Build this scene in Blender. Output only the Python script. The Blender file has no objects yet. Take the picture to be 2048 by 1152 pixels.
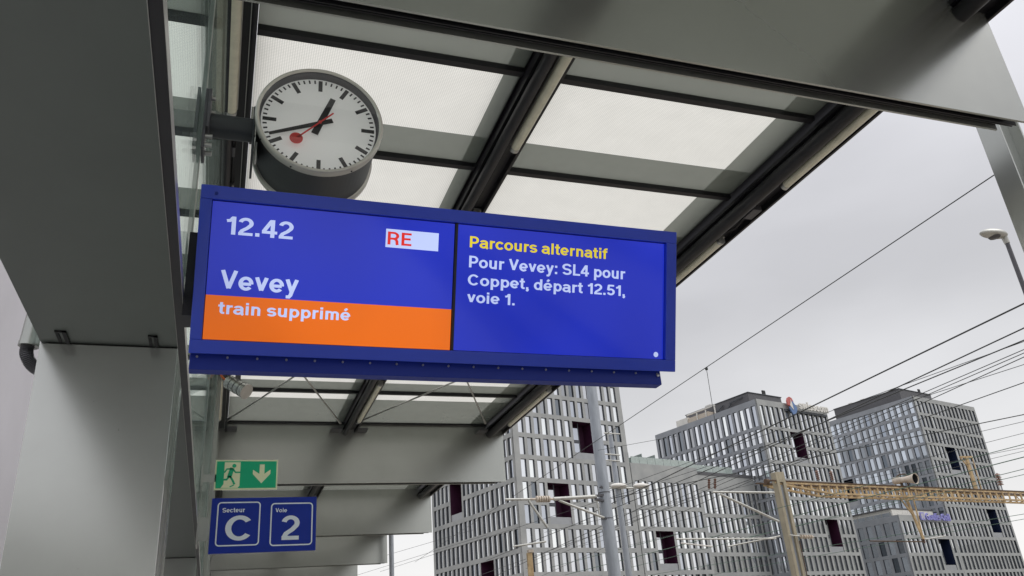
import bpy, bmesh, math, random
from mathutils import Vector, Matrix
random.seed(7)
sc = bpy.context.scene
COL = sc.collection
# heights are measured from the camera: the platform lies at z = -1.65
# ------------------------------------------------------------------ camera
RX, RY, RZ, FPX = math.radians(114.662), math.radians(4.404), math.radians(-18.676), 1622.0
cam_d = bpy.data.cameras.new('camera'); cam = bpy.data.objects.new('camera', cam_d); COL.objects.link(cam)
cam.rotation_euler = (RX, RY, RZ)
cam_d.sensor_width = 36.0; cam_d.lens = FPX/2048*36.0
cam_d.clip_start = 0.05; cam_d.clip_end = 6000
sc.camera = cam
CM = cam.rotation_euler.to_matrix()
# ------------------------------------------------------------------ world: overcast sky
world = bpy.data.worlds.new('World'); sc.world = world; world.use_nodes = True
nt = world.node_tree; nt.nodes.clear()
def N(t, ty, **k):
    n = t.nodes.new(ty)
    for a, b in k.items(): setattr(n, a, b)
    return n
SUN_EL, SUN_AZ = math.radians(50), math.radians(122)
out = N(nt, 'ShaderNodeOutputWorld'); bg = N(nt, 'ShaderNodeBackground'); bg.inputs[1].default_value = 0.1
sky = N(nt, 'ShaderNodeTexSky', sky_type='NISHITA', sun_disc=False); sky.sun_elevation = SUN_EL; sky.sun_rotation = SUN_AZ
sky.dust_density = 3
tc = N(nt, 'ShaderNodeTexCoord'); sep = N(nt, 'ShaderNodeSeparateXYZ')
nt.links.new(tc.outputs['Generated'], sep.inputs[0])
ramp = N(nt, 'ShaderNodeValToRGB'); e = ramp.color_ramp.elements
e[0].position = 0.0; e[0].color = (.92, .90, .88, 1); e[1].position = 1.0; e[1].color = (1.75, 1.75, 1.78, 1)
for p, c in ((.08, (.86, .85, .84)), (.20, (.80, .80, .81)), (.36, (.66, .66, .685)), (.50, (.70, .70, .735)), (.62, (.86, .86, .91)), (.78, (1.35, 1.35, 1.4))):
    q = ramp.color_ramp.elements.new(p); q.color = (*c, 1)
nt.links.new(sep.outputs[2], ramp.inputs[0])
mp = N(nt, 'ShaderNodeMapping'); mp.inputs['Scale'].default_value = (1.1, 1.1, 2.8); mp.inputs['Location'].default_value = (.35, .2, 0)
nt.links.new(tc.outputs['Generated'], mp.inputs[0])
nz = N(nt, 'ShaderNodeTexNoise'); nz.inputs['Scale'].default_value = 1.7; nz.inputs['Detail'].default_value = 5; nz.inputs['Roughness'].default_value = .45
nt.links.new(mp.outputs[0], nz.inputs['Vector'])
mr = N(nt, 'ShaderNodeMapRange'); mr.inputs[1].default_value = .3; mr.inputs[2].default_value = .7; mr.inputs[3].default_value = 8.6; mr.inputs[4].default_value = 11.4
nt.links.new(nz.outputs[0], mr.inputs[0])
mul = N(nt, 'ShaderNodeVectorMath', operation='SCALE'); nt.links.new(ramp.outputs[0], mul.inputs[0]); nt.links.new(mr.outputs[0], mul.inputs['Scale'])
mix = N(nt, 'ShaderNodeMix', data_type='RGBA'); mix.inputs[0].default_value = .94
nt.links.new(sky.outputs[0], mix.inputs[6]); nt.links.new(mul.outputs[0], mix.inputs[7])
nt.links.new(mix.outputs[2], bg.inputs[0]); nt.links.new(bg.outputs[0], out.inputs[0])
sun_d = bpy.data.lights.new('sun', 'SUN'); sun_d.energy = 1.1; sun_d.angle = math.radians(25); sun_d.color = (1, .97, .92)
sun = bpy.data.objects.new('sun', sun_d); COL.objects.link(sun)
sdir = Vector((math.sin(SUN_AZ)*math.cos(SUN_EL), math.cos(SUN_AZ)*math.cos(SUN_EL), math.sin(SUN_EL)))
sun.rotation_euler = sdir.to_track_quat('Z', 'Y').to_euler()
vs = sc.view_settings; vs.view_transform = 'Standard'; vs.look = 'None'; vs.exposure = 0.12; vs.gamma = 1; vs.use_curve_mapping = False
sc.cycles.max_bounces = 10; sc.cycles.transparent_max_bounces = 24; sc.cycles.glossy_bounces = 5; sc.cycles.transmission_bounces = 8

# ------------------------------------------------------------------ helpers
def ray(x, y): return CM @ Vector(((x-1024)/FPX, -(y-576)/FPX, -1.0))
def at(x, y, X=None, Y=None, Z=None):
    d = ray(x, y)
    t = X/d.x if X is not None else (Y/d.y if Y is not None else Z/d.z)
    return d*t
TH = math.radians(15.5); U = Vector((math.cos(TH), math.sin(TH), 0)); W = Vector((-math.sin(TH), math.cos(TH), 0))

def mat(name, col, rough=.5, metal=0., var=.08, scale=6., bump=0., bscale=40., spec=.5, stretch=(1, 1, 1), col2=None, spots=0., coat=0.):
    m = bpy.data.materials.new(name); m.use_nodes = True; t = m.node_tree; b = t.nodes['Principled BSDF']
    b.inputs['Roughness'].default_value = rough; b.inputs['Metallic'].default_value = metal
    b.inputs['Specular IOR Level'].default_value = spec
    if coat: b.inputs['Coat Weight'].default_value = coat; b.inputs['Coat Roughness'].default_value = .06
    c = N(t, 'ShaderNodeTexCoord'); mp = N(t, 'ShaderNodeMapping'); mp.inputs['Scale'].default_value = stretch
    t.links.new(c.outputs['Object'], mp.inputs[0])
    nz = N(t, 'ShaderNodeTexNoise'); nz.inputs['Scale'].default_value = scale; nz.inputs['Detail'].default_value = 6; nz.inputs['Roughness'].default_value = .6
    t.links.new(mp.outputs[0], nz.inputs['Vector'])
    r = N(t, 'ShaderNodeMapRange'); r.inputs[1].default_value = .3; r.inputs[2].default_value = .7; r.inputs[3].default_value = 0; r.inputs[4].default_value = 1
    t.links.new(nz.outputs[0], r.inputs[0])
    mx = N(t, 'ShaderNodeMix', data_type='RGBA')
    lo = tuple(max(0, v*(1-var)) for v in col); hi = tuple(min(1, v*(1+var)) for v in (col2 or col))
    mx.inputs[6].default_value = (*lo, 1); mx.inputs[7].default_value = (*hi, 1)
    t.links.new(r.outputs[0], mx.inputs[0]); last = mx.outputs[2]
    if spots:
        n2 = N(t, 'ShaderNodeTexNoise'); n2.inputs['Scale'].default_value = 28; n2.inputs['Detail'].default_value = 2
        t.links.new(mp.outputs[0], n2.inputs['Vector'])
        r2 = N(t, 'ShaderNodeMapRange'); r2.inputs[1].default_value = .74; r2.inputs[2].default_value = .79; r2.inputs[3].default_value = 0; r2.inputs[4].default_value = spots
        t.links.new(n2.outputs[0], r2.inputs[0])
        m2 = N(t, 'ShaderNodeMix', data_type='RGBA'); m2.inputs[7].default_value = (.08, .075, .065, 1)
        t.links.new(r2.outputs[0], m2.inputs[0]); t.links.new(last, m2.inputs[6]); last = m2.outputs[2]
    t.links.new(last, b.inputs['Base Color'])
    rr = N(t, 'ShaderNodeMapRange'); rr.inputs[3].default_value = max(0, rough*(1-var)); rr.inputs[4].default_value = min(1, rough*(1+var))
    t.links.new(nz.outputs[0], rr.inputs[0]); t.links.new(rr.outputs[0], b.inputs['Roughness'])
    if bump:
        n3 = N(t, 'ShaderNodeTexNoise'); n3.inputs['Scale'].default_value = bscale; n3.inputs['Detail'].default_value = 4
        t.links.new(mp.outputs[0], n3.inputs['Vector'])
        bp = N(t, 'ShaderNodeBump'); bp.inputs['Strength'].default_value = bump; bp.inputs['Distance'].default_value = .01
        t.links.new(n3.outputs[0], bp.inputs['Height']); t.links.new(bp.outputs[0], b.inputs['Normal'])
    return m
def emit(name, col, s=1., gloss=.04, rough=.08):
    m = bpy.data.materials.new(name); m.use_nodes = True; b = m.node_tree.nodes['Principled BSDF']
    t = m.node_tree
    b.inputs['Base Color'].default_value = (*[v*.15 for v in col], 1); b.inputs['Roughness'].default_value = rough
    b.inputs['Emission Color'].default_value = (*col, 1)
    c = N(t, 'ShaderNodeTexCoord'); nz = N(t, 'ShaderNodeTexNoise'); nz.inputs['Scale'].default_value = 1.6; nz.inputs['Detail'].default_value = 1
    t.links.new(c.outputs['Object'], nz.inputs['Vector'])
    r = N(t, 'ShaderNodeMapRange'); r.inputs[1].default_value = .3; r.inputs[2].default_value = .7; r.inputs[3].default_value = s*.76; r.inputs[4].default_value = s*1.14
    t.links.new(nz.outputs[0], r.inputs[0]); t.links.new(r.outputs[0], b.inputs['Emission Strength'])
    return m
def glass(name, tint, refl_col=(1, 1, 1), diffuse=.0, dcol=(.5, .55, .52), rough=.02, ior=1.5, cap=1.):
    m = bpy.data.materials.new(name); m.use_nodes = True; t = m.node_tree; t.nodes.clear()
    o = N(t, 'ShaderNodeOutputMaterial'); tr = N(t, 'ShaderNodeBsdfTransparent'); tr.inputs[0].default_value = (*tint, 1)
    g = N(t, 'ShaderNodeBsdfGlossy'); g.inputs['Roughness'].default_value = rough; g.inputs[0].default_value = (*refl_col, 1)
    f = N(t, 'ShaderNodeFresnel'); f.inputs[0].default_value = ior
    d = N(t, 'ShaderNodeBsdfDiffuse'); d.inputs[0].default_value = (*dcol, 1)
    a = N(t, 'ShaderNodeMixShader'); a.inputs[0].default_value = diffuse
    c = N(t, 'ShaderNodeTexCoord'); nz = N(t, 'ShaderNodeTexNoise'); nz.inputs['Scale'].default_value = 3.
    r = N(t, 'ShaderNodeMapRange'); r.inputs[3].default_value = diffuse*.75; r.inputs[4].default_value = diffuse*1.25
    t.links.new(c.outputs['Object'], nz.inputs['Vector']); t.links.new(nz.outputs[0], r.inputs[0]); t.links.new(r.outputs[0], a.inputs[0])
    t.links.new(tr.outputs[0], a.inputs[1]); t.links.new(d.outputs[0], a.inputs[2])
    fm_ = N(t, 'ShaderNodeMath', operation='MULTIPLY'); fm_.inputs[1].default_value = cap; t.links.new(f.outputs[0], fm_.inputs[0])
    x = N(t, 'ShaderNodeMixShader'); t.links.new(fm_.outputs[0], x.inputs[0]); t.links.new(a.outputs[0], x.inputs[1]); t.links.new(g.outputs[0], x.inputs[2])
    t.links.new(x.outputs[0], o.inputs[0]); return m

class MB:
    def __init__(s): s.v = []; s.f = []; s.sm = []
    def add(s, vs, fs, smooth=False):
        n = len(s.v); s.v += [Vector(v) for v in vs]
        for f in fs: s.f.append([n+i for i in f]); s.sm.append(smooth)
        return s
    def box(s, x0, x1, y0, y1, z0, z1):
        if x0 > x1: x0, x1 = x1, x0
        if y0 > y1: y0, y1 = y1, y0
        if z0 > z1: z0, z1 = z1, z0
        vs = [(x0, y0, z0), (x1, y0, z0), (x1, y1, z0), (x0, y1, z0), (x0, y0, z1), (x1, y0, z1), (x1, y1, z1), (x0, y1, z1)]
        return s.add(vs, [(0, 3, 2, 1), (4, 5, 6, 7), (0, 1, 5, 4), (1, 2, 6, 5), (2, 3, 7, 6), (3, 0, 4, 7)])
    def tube(s, p0, p1, r0, r1=None, n=12, caps=True):
        p0 = Vector(p0); p1 = Vector(p1); r1 = r0 if r1 is None else r1
        d = (p1-p0).normalized(); a = d.orthogonal().normalized(); b = d.cross(a)
        vs = []
        for p, r in ((p0, r0), (p1, r1)):
            for i in range(n):
                t = 2*math.pi*i/n; vs.append(p+a*r*math.cos(t)+b*r*math.sin(t))
        fs = [(i, (i+1) % n, n+(i+1) % n, n+i) for i in range(n)]
        s.add(vs, fs, n > 6)
        if caps:
            s.add(vs[:n], [tuple(range(n))[::-1]]); s.add(vs[n:], [tuple(range(n))])
        return s
    def path(s, pts, r, n=8):
        for i in range(len(pts)-1): s.tube(pts[i], pts[i+1], r, n=n)
        return s
    def bar(s, p0, p1, w, h):
        p0 = Vector(p0); p1 = Vector(p1); d = (p1-p0).normalized()
        up = Vector((0, 0, 1)) if abs(d.z) < .95 else Vector((0, 1, 0))
        a = d.cross(up).normalized(); b = a.cross(d).normalized()
        vs = [p+a*i*w/2+b*j*h/2 for p in (p0, p1) for i, j in ((-1, -1), (1, -1), (1, 1), (-1, 1))]
        return s.add(vs, [(0, 3, 2, 1), (4, 5, 6, 7), (0, 1, 5, 4), (1, 2, 6, 5), (2, 3, 7, 6), (3, 0, 4, 7)])
    def lathe(s, c, axis, prof, n=40):   # prof: (distance along axis, radius)
        c = Vector(c); d = Vector(axis).normalized(); a = d.orthogonal().normalized(); b = d.cross(a)
        vs = []; m = len(prof)
        for h, r in prof:
            for i in range(n):
                t = 2*math.pi*i/n; vs.append(c+d*h+a*r*math.cos(t)+b*r*math.sin(t))
        fs = [(k*n+i, k*n+(i+1) % n, (k+1)*n+(i+1) % n, (k+1)*n+i) for k in range(m-1) for i in range(n)]
        return s.add(vs, fs, True)
    def prism(s, poly, y0, y1):   # poly in (x, z)
        n = len(poly); vs = [(x, y0, z) for x, z in poly]+[(x, y1, z) for x, z in poly]
        return s.add(vs, [tuple(range(n)), tuple(range(n, 2*n))[::-1]]+[(i, i+n, (i+1) % n+n, (i+1) % n) for i in range(n)])
    def mesh(s, name, m, off=None):
        me = bpy.data.meshes.new(name)
        o = off or Vector((0, 0, 0))
        me.from_pydata([v-o for v in s.v], [], s.f)
        for i, p in enumerate(me.polygons): p.use_smooth = s.sm[i]
        me.materials.append(m)
        bm = bmesh.new(); bm.from_mesh(me); bmesh.ops.recalc_face_normals(bm, faces=bm.faces); bm.to_mesh(me); bm.free()
        return me
    def build(s, name, m, parent=None, bevel=0, local=False, loc=None):
        # vertices are world coordinates unless local is set
        off = None
        if not local and parent is not None: off = WL(parent)
        if parent is None and loc is not None: off = Vector(loc)
        o = bpy.data.objects.new(name, s.mesh(name, m, off)); COL.objects.link(o)
        if parent is not None: o.parent = parent
        elif loc is not None: o.location = loc
        if bevel:
            b = o.modifiers.new('bevel', 'BEVEL'); b.width = bevel; b.segments = 2; b.limit_method = 'ANGLE'
        return o
def WL(o):
    v = Vector((0, 0, 0))
    while o is not None: v += o.location; o = o.parent
    return v
def tag(o, label=None, cat=None, group=None, kind=None):
    if label: o['label'] = label
    if cat: o['category'] = cat
    if group: o['group'] = group
    if kind: o['kind'] = kind
    return o
def empty(name, loc, label, cat, group=None, rz=0):
    o = bpy.data.objects.new(name, None); COL.objects.link(o); o.location = loc; o.rotation_euler = (0, 0, rz)
    o.empty_display_size = .2
    return tag(o, label, cat, group)
def inst(name, me, parent, loc, rz=0, mods=None):
    o = bpy.data.objects.new(name, me); COL.objects.link(o); o.parent = parent; o.location = loc
    if rz: o.rotation_euler = (0, 0, rz)
    return o
# a small grotesque alphabet drawn as thick strokes; cap height 1, x-height .74
GT_ = .182; gh = GT_/2
def arc(cx, cy, rx, ry, a0, a1, n=14):
    return [(cx+rx*math.cos(math.radians(a0+(a1-a0)*k/n)), cy+ry*math.sin(math.radians(a0+(a1-a0)*k/n))) for k in range(n+1)]
def scurve(w, H):
    r = (H/2-gh*.92)/2; rx = w/2-gh; cx = w/2
    return arc(cx, H-gh*.92-r, rx, r, 18, 250, 16)+arc(cx, gh*.92+r, rx, r, 70, -162, 16)
EX, EY = .208, .285     # lower case bowl radii
GL = {
 '1': (.46, [[(.32, 0), (.32, 1.0)], [(.06, .745), (.17, .765), (.25, .83), (.285, .94)]]),
 '2': (.60, [arc(.30, .685, .205, .227, 168, -28, 14)+[(.36, .42), (.17, .26), (.10, .09)], [(.035, .082), (.57, .082)]]),
 '4': (.62, [[(.42, 0), (.42, .995)], [(.385, .955), (.085, .33)], [(.02, .285), (.60, .285)]]),
 '5': (.60, [[(.135, .915), (.53, .915)], [(.165, .95), (.115, .47)], [(.11, .50)]+arc(.30, .325, .205, .24, 128, -160, 16)]),
 '.': (.27, [[(.135, 0), (.135, .19)]]), ',': (.27, [[(.135, 0), (.135, .19)], [(.18, .02), (.15, -.09), (.08, -.15)]]),
 ':': (.27, [[(.135, 0), (.135, .19)], [(.135, .55), (.135, .74)]]),
 'C': (.76, [arc(.38, .5, .285, .41, 38, 322, 26)]), 'E': (.62, [[(.15, 0), (.15, 1)], [(.16, .915), (.60, .915)], [(.16, .515), (.56, .515)], [(.16, .085), (.61, .085)]]),
 'L': (.58, [[(.15, 0), (.15, 1)], [(.16, .085), (.57, .085)]]),
 'P': (.68, [[(.15, 0), (.15, 1)], [(.16, .915), (.36, .915)]+arc(.37, .67, .205, .245, 90, -90, 12)+[(.16, .425)]]),
 'R': (.72, [[(.15, 0), (.15, 1)], [(.16, .915), (.38, .915)]+arc(.39, .69, .205, .225, 90, -90, 12)+[(.16, .465)], [(.40, .46), (.52, .40), (.565, .28), (.575, .08), (.60, 0)]]),
 'S': (.68, [scurve(.68, 1.0)]), 'V': (.68, [[(.09, 1.0), (.34, .07)], [(.59, 1.0), (.34, .07)]]),
 'a': (.60, [arc(.285, .50, .19, .155, 165, 5, 12)+[(.475, .46), (.475, .14), (.51, .03), (.56, .0)], [(.475, .43), (.36, .40)]+arc(.27, .235, .18, .16, 95, 285, 12)+[(.40, .12), (.47, .22)]]),
 'c': (.57, [arc(.30, .37, EX, EY, 36, 324, 20)]), 'd': (.64, [arc(.295, .37, .195, EY, 0, 360, 24), [(.50, 0), (.50, 1)]]),
 'e': (.61, [[(.11, .345), (.50, .345)], arc(.30, .37, EX, EY, -4, 320, 24)]),
 'f': (.36, [[(.17, 0), (.17, .76)]+arc(.29, .78, .12, .137, 180, 90, 6)+[(.37, .915)], [(.01, .67), (.35, .67)]]),
 'i': (.29, [[(.145, 0), (.145, .74)], [(.145, .83), (.145, 1.0)]]), 'l': (.29, [[(.145, 0), (.145, 1)]]),
 'm': (.92, [[(.15, 0), (.15, .74)], arc(.305, .50, .155, .155, 180, 10, 10)+[(.46, .46), (.46, 0)], [(.46, .48)]+arc(.615, .50, .155, .155, 170, 0, 10)+[(.77, .46), (.77, 0)]]),
 'n': (.63, [[(.15, 0), (.15, .74)], arc(.315, .48, .17, .175, 180, 0, 12)+[(.485, .44), (.485, 0)]]),
 'o': (.61, [arc(.305, .37, .212, EY, 0, 360, 26)]), 'p': (.64, [[(.15, -.27), (.15, .74)], arc(.345, .37, .195, EY, 0, 360, 24)]),
 'r': (.42, [[(.15, 0), (.15, .74)], arc(.33, .46, .18, .19, 180, 92, 8)+[(.40, .65)]]), 's': (.55, [scurve(.55, .74)]),
 't': (.37, [[(.175, .95), (.175, .22)]+arc(.275, .20, .10, .115, 180, 270, 6)+[(.35, .085)], [(.01, .67), (.35, .67)]]),
 'u': (.63, [[(.145, .74), (.145, .28)]+arc(.31, .26, .165, .175, 180, 360, 12), [(.485, 0), (.485, .74)]]),
 'v': (.56, [[(.09, .74), (.28, .06)], [(.47, .74), (.28, .06)]]),
 'w': (.80, [[(.08, .74), (.235, .05)], [(.40, .74), (.235, .05)], [(.40, .74), (.565, .05)], [(.72, .74), (.565, .05)]]),
 'y': (.56, [[(.09, .74), (.285, .06)], [(.47, .74), (.285, .10), (.24, -.10), (.18, -.185), (.06, -.185)]]),
 'G': (.76, [arc(.38, .5, .285, .41, 38, 350, 26), [(.66, 0), (.66, .44)], [(.42, .46), (.69, .46)]]),
 'O': (.76, [arc(.38, .5, .285, .41, 0, 360, 30)]),
 '-': (.36, [[(.04, .36), (.32, .36)]]),
}
GL['é'] = (GL['e'][0], GL['e'][1]+[[(.25, .84), (.38, 1.02)]])
def text(body, m, parent, box, y=0., name='lettering', weight=1., depth=.0015, frame=None, **kw):
    """lettering whose ink fills box (x0, x1, z0, z1) on a plane y facing -y; one object per word"""
    words = []; cur = 0.; allv = []
    for w_ in body.split(' '):
        q = []; 
        for ch in w_:
            adv, st_ = GL[ch]
            for si, pts in enumerate(st_):
                n = len(pts); L, R_ = [], []; t_ = gh*weight*.87
                for k in range(n):
                    a = pts[max(0, k-1)]; c = pts[min(n-1, k+1)]
                    closed = n > 20 and math.hypot(pts[0][0]-pts[-1][0], pts[0][1]-pts[-1][1]) < 1e-6
                    if closed and k in (0, n-1): a, c = pts[-2], pts[1]
                    dx, dz = c[0]-a[0], c[1]-a[1]; l = math.hypot(dx, dz) or 1
                    nx, nz_ = -dz/l, dx/l; f = 1.
                    if 0 < k < n-1:
                        d1 = (pts[k][0]-a[0], pts[k][1]-a[1]); l1 = math.hypot(*d1) or 1; co = abs(-d1[1]/l1*nx+d1[0]/l1*nz_); f = 1/max(.6, co)
                    L.append((cur+pts[k][0]+nx*t_*f, pts[k][1]+nz_*t_*f)); R_.append((cur+pts[k][0]-nx*t_*f, pts[k][1]-nz_*t_*f))
                q.append((si, L, R_)); allv += L+R_
            cur += adv+.012
        words.append(q); cur += .27
    a, b = min(v[0] for v in allv), max(v[0] for v in allv); c0, d = min(v[1] for v in allv), max(v[1] for v in allv)
    res = []
    for q in words:
        vs_, fs_ = [], []
        for si, L, R_ in q:
            n0 = len(vs_); n = len(L)
            for (x, z) in L+R_:
                p = Vector((box[0]+(x-a)/(b-a)*(box[1]-box[0]), y-depth*(1+.06*si), box[2]+(z-c0)/(d-c0)*(box[3]-box[2])))
                vs_.append(frame(p) if frame else p)
            fs_ += [(n0+k, n0+k+1, n0+n+k+1, n0+n+k) for k in range(n-1)]
        me = bpy.data.meshes.new(name); me.from_pydata(vs_, [], fs_); me.materials.append(m)
        r = bpy.data.objects.new(name, me); COL.objects.link(r); r.parent = parent; res.append(r)
    return res

# ------------------------------------------------------------------ materials
M = {}
M['panel'] = mat('grey_metallic_paint', (.47, .485, .46), .235, .72, .05, 1.3)
M['pier'] = mat('grey_pier_cladding', (.60, .61, .59), .19, .72, .06, 1.1, spots=.6)
M['soffit'] = mat('soffit_paint', (.135, .15, .14), .42, .3, .06, 1.2)
M['steel_dark'] = mat('dark_steel', (.018, .018, .022), .42, .2, .2, 5)
M['steel_mid'] = mat('mid_steel', (.10, .10, .11), .45, .4, .2, 6)
M['alu'] = mat('aluminium', (.50, .50, .48), .35, .8, .1, 9)
M['cream'] = mat('lamp_tube_cover', (.80, .77, .62), .35, 0, .08, 12)
M['black'] = mat('black_rubber', (.012, .012, .014), .6, 0, .1)
M['blue_frame'] = mat('blue_frame_paint', (.016, .05, .50), .33, .1, .06, 2, coat=.2)
M['blue_dark'] = mat('blue_apron_paint', (.010, .026, .24), .5, 0, .06, 2, spec=.3)
M['scr_blue'] = emit('screen_blue', (.012, .026, .41), .95)
M['scr_orange'] = emit('screen_orange', (.68, .125, .003), .95)
M['scr_white'] = emit('screen_white', (.46, .54, .84), .95)
M['scr_yellow'] = emit('screen_yellow', (.72, .58, .03), .9)
M['scr_red'] = emit('screen_red', (.62, .02, .015), .95)
M['clock_white'] = emit('clock_face_added_glow', (.80, .80, .77), .20, rough=.4)  # weak glow added so the clock faces look brighter
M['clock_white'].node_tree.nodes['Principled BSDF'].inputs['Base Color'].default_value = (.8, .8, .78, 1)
M['clock_black'] = mat('clock_black', (.02, .02, .022), .5, 0, .1)
M['clock_red'] = mat('clock_red', (.78, .05, .045), .4, 0, .05)
M['clock_body'] = mat('clock_body_paint', (.045, .05, .055), .45, .2, .1, 4)
M['clock_rim'] = mat('clock_rim_metal', (.62, .60, .54), .38, .45, .08, 8)
M['green'] = mat('exit_green', (.0, .50, .24), .45, 0, .04)
M['lumi'] = mat('exit_pale_yellow', (.92, .97, .64), .5, 0, .03)
M['sign_blue'] = mat('sign_blue', (.010, .036, .36), .4, 0, .05, spec=.3)
M['sign_white'] = mat('sign_white', (.84, .92, 1.0), .4, 0, .0)
M['galv'] = mat('galvanised_steel', (.36, .39, .43), .5, .35, .14, 3, stretch=(3, 3, .6))
M['galv_light'] = mat('galvanised_tube', (.50, .50, .47), .45, .4, .12, 6)
M['concrete'] = mat('concrete', (.38, .34, .25), .85, 0, .16, 2.2, .2, 30)
M['rust'] = mat('rusty_yellow_paint', (.42, .29, .15), .75, .1, .3, 4, .2, 30, col2=(.50, .38, .22))
M['rust_dark'] = mat('rust_brown', (.11, .07, .045), .85, .1, .3, 6)
M['ceramic'] = mat('brown_insulator', (.16, .075, .05), .3, 0, .15)
M['beige'] = mat('beige_enamel', (.55, .48, .40), .5, 0, .2, 5)
M['wire'] = mat('dark_wire', (.05, .055, .055), .6, .2, .1)
M['wire_green'] = mat('oxidised_copper_wire', (.10, .17, .13), .7, .1, .2)
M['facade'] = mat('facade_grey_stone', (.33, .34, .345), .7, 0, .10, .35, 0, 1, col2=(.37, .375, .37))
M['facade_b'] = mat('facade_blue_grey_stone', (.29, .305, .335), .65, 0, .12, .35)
M['reveal'] = mat('dark_window_reveal', (.075, .082, .095), .5, .2, .2, .6)
M['winglass'] = mat('reflective_window_glass', (.74, .76, .80), .035, .92, .05, .2, .06, .7)
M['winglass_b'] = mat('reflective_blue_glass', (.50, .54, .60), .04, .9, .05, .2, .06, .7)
M['maroon'] = mat('maroon_wall', (.05, .011, .036), .5, 0, .15, 1)
M['navy'] = mat('navy_wall', (.014, .022, .06), .4, 0, .15, 1)
M['balus'] = mat('pale_balustrade', (.34, .35, .37), .4, .2, .08, 1)
M['roofgrey'] = mat('roof_cladding_grey', (.115, .115, .125), .6, .2, .08, .4)
M['white'] = mat('white_cladding', (.72, .70, .66), .6, 0, .08, 1)
M['orange'] = mat('orange_cable_sheath', (.75, .18, .05), .5, 0, .1)
M['purple'] = mat('purple_sign_letters', (.28, .27, .62), .4, 0, .06)
M['logo_blue'] = mat('logo_blue', (.12, .21, .42), .4, 0, .05)
M['logo_red'] = mat('logo_red', (.50, .12, .11), .4, 0, .05)
M['wall_pale'] = mat('pale_wall_panel', (.52, .50, .53), .55, 0, .05, .6)
M['platform'] = mat('platform_concrete', (.48, .47, .45), .9, 0, .15, 3, .3, 60)
M['ballast'] = mat('ballast_stone', (.27, .24, .21), .95, 0, .35, 9, .6, 14)
M['ground'] = mat('dry_ground', (.17, .17, .14), .95, 0, .25, .05)
M['hill'] = mat('added_hillside', (.06, .075, .05), .95, 0, .3, .02, col2=(.09, .09, .07))
M['sheet_glass'] = glass('screen_wall_glass', (.84, .89, .88), (.96, 1, .99), .07, (.42, .50, .48), .012, cap=.30)
M['clear_glass'] = glass('clock_glass', (.97, .98, .98), diffuse=.0, rough=.01, ior=1.45)
M['rail_glass'] = glass('greenish_railing_glass', (.78, .93, .90), diffuse=.5, dcol=(.8, .92, .88))
for k_ in ('winglass', 'winglass_b'):
    t = M[k_].node_tree; b = t.nodes['Principled BSDF']; lk = b.inputs['Base Color'].links[0]; src = lk.from_socket
    oi = N(t, 'ShaderNodeObjectInfo'); cr = N(t, 'ShaderNodeValToRGB'); cr.color_ramp.interpolation = 'CONSTANT'
    cr.color_ramp.elements[0].color = (.30, .32, .34, 1); cr.color_ramp.elements[1].position = .07; cr.color_ramp.elements[1].color = (.72, .74, .78, 1)
    for p_, c_ in ((.2, .9), (.4, 1.), (.62, 1.12), (.80, 1.3), (.93, .55)):
        q_ = cr.color_ramp.elements.new(p_); q_.color = (c_, c_, c_, 1)
    mu = N(t, 'ShaderNodeMix', data_type='RGBA', blend_type='MULTIPLY'); mu.inputs[0].default_value = 1
    t.links.new(oi.outputs['Random'], cr.inputs[0]); t.links.new(src, mu.inputs[6]); t.links.new(cr.outputs[0], mu.inputs[7]); t.links.new(mu.outputs[2], b.inputs['Base Color'])
# translucent fritted roof glass: fine woven grid
m = bpy.data.materials.new('fritted_roof_glass'); m.use_nodes = True; t = m.node_tree; t.nodes.clear()
o_ = N(t, 'ShaderNodeOutputMaterial'); tl = N(t, 'ShaderNodeBsdfTranslucent'); tr = N(t, 'ShaderNodeBsdfTransparent'); gl = N(t, 'ShaderNodeBsdfGlossy')
gl.inputs['Roughness'].default_value = .25; gl.inputs[0].default_value = (.5, .5, .5, 1)
c = N(t, 'ShaderNodeTexCoord'); sp = N(t, 'ShaderNodeSeparateXYZ'); t.links.new(c.outputs['Object'], sp.inputs[0])
gs = []
for i, sc_ in ((0, 52.), (1, 52.)):
    a = N(t, 'ShaderNodeMath', operation='MULTIPLY'); a.inputs[1].default_value = sc_*2*math.pi/1.0
    t.links.new(sp.outputs[i], a.inputs[0])
    s_ = N(t, 'ShaderNodeMath', operation='SINE'); t.links.new(a.outputs[0], s_.inputs[0])
    p_ = N(t, 'ShaderNodeMath', operation='GREATER_THAN'); p_.inputs[1].default_value = .55; t.links.new(s_.outputs[0], p_.inputs[0]); gs.append(p_)
mxn = N(t, 'ShaderNodeMath', operation='MAXIMUM'); t.links.new(gs[0].outputs[0], mxn.inputs[0]); t.links.new(gs[1].outputs[0], mxn.inputs[1])
nz = N(t, 'ShaderNodeTexNoise'); nz.inputs['Scale'].default_value = 5; nz.inputs['Detail'].default_value = 5; t.links.new(c.outputs['Object'], nz.inputs['Vector'])
cr = N(t, 'ShaderNodeMix', data_type='RGBA'); cr.inputs[6].default_value = (.82, .81, .775, 1); cr.inputs[7].default_value = (.60, .595, .575, 1)
t.links.new(mxn.outputs[0], cr.inputs[0])
c2 = N(t, 'ShaderNodeMix', data_type='RGBA', blend_type='MULTIPLY'); c2.inputs[0].default_value = 1; t.links.new(cr.outputs[2], c2.inputs[6])
rp = N(t, 'ShaderNodeMapRange'); rp.inputs[3].default_value = .95; rp.inputs[4].default_value = 1.05; t.links.new(nz.outputs[0], rp.inputs[0]); t.links.new(rp.outputs[0], c2.inputs[7])
t.links.new(c2.outputs[2], tl.inputs[0])
tr.inputs[0].default_value = (.9, .9, .86, 1)
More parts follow.
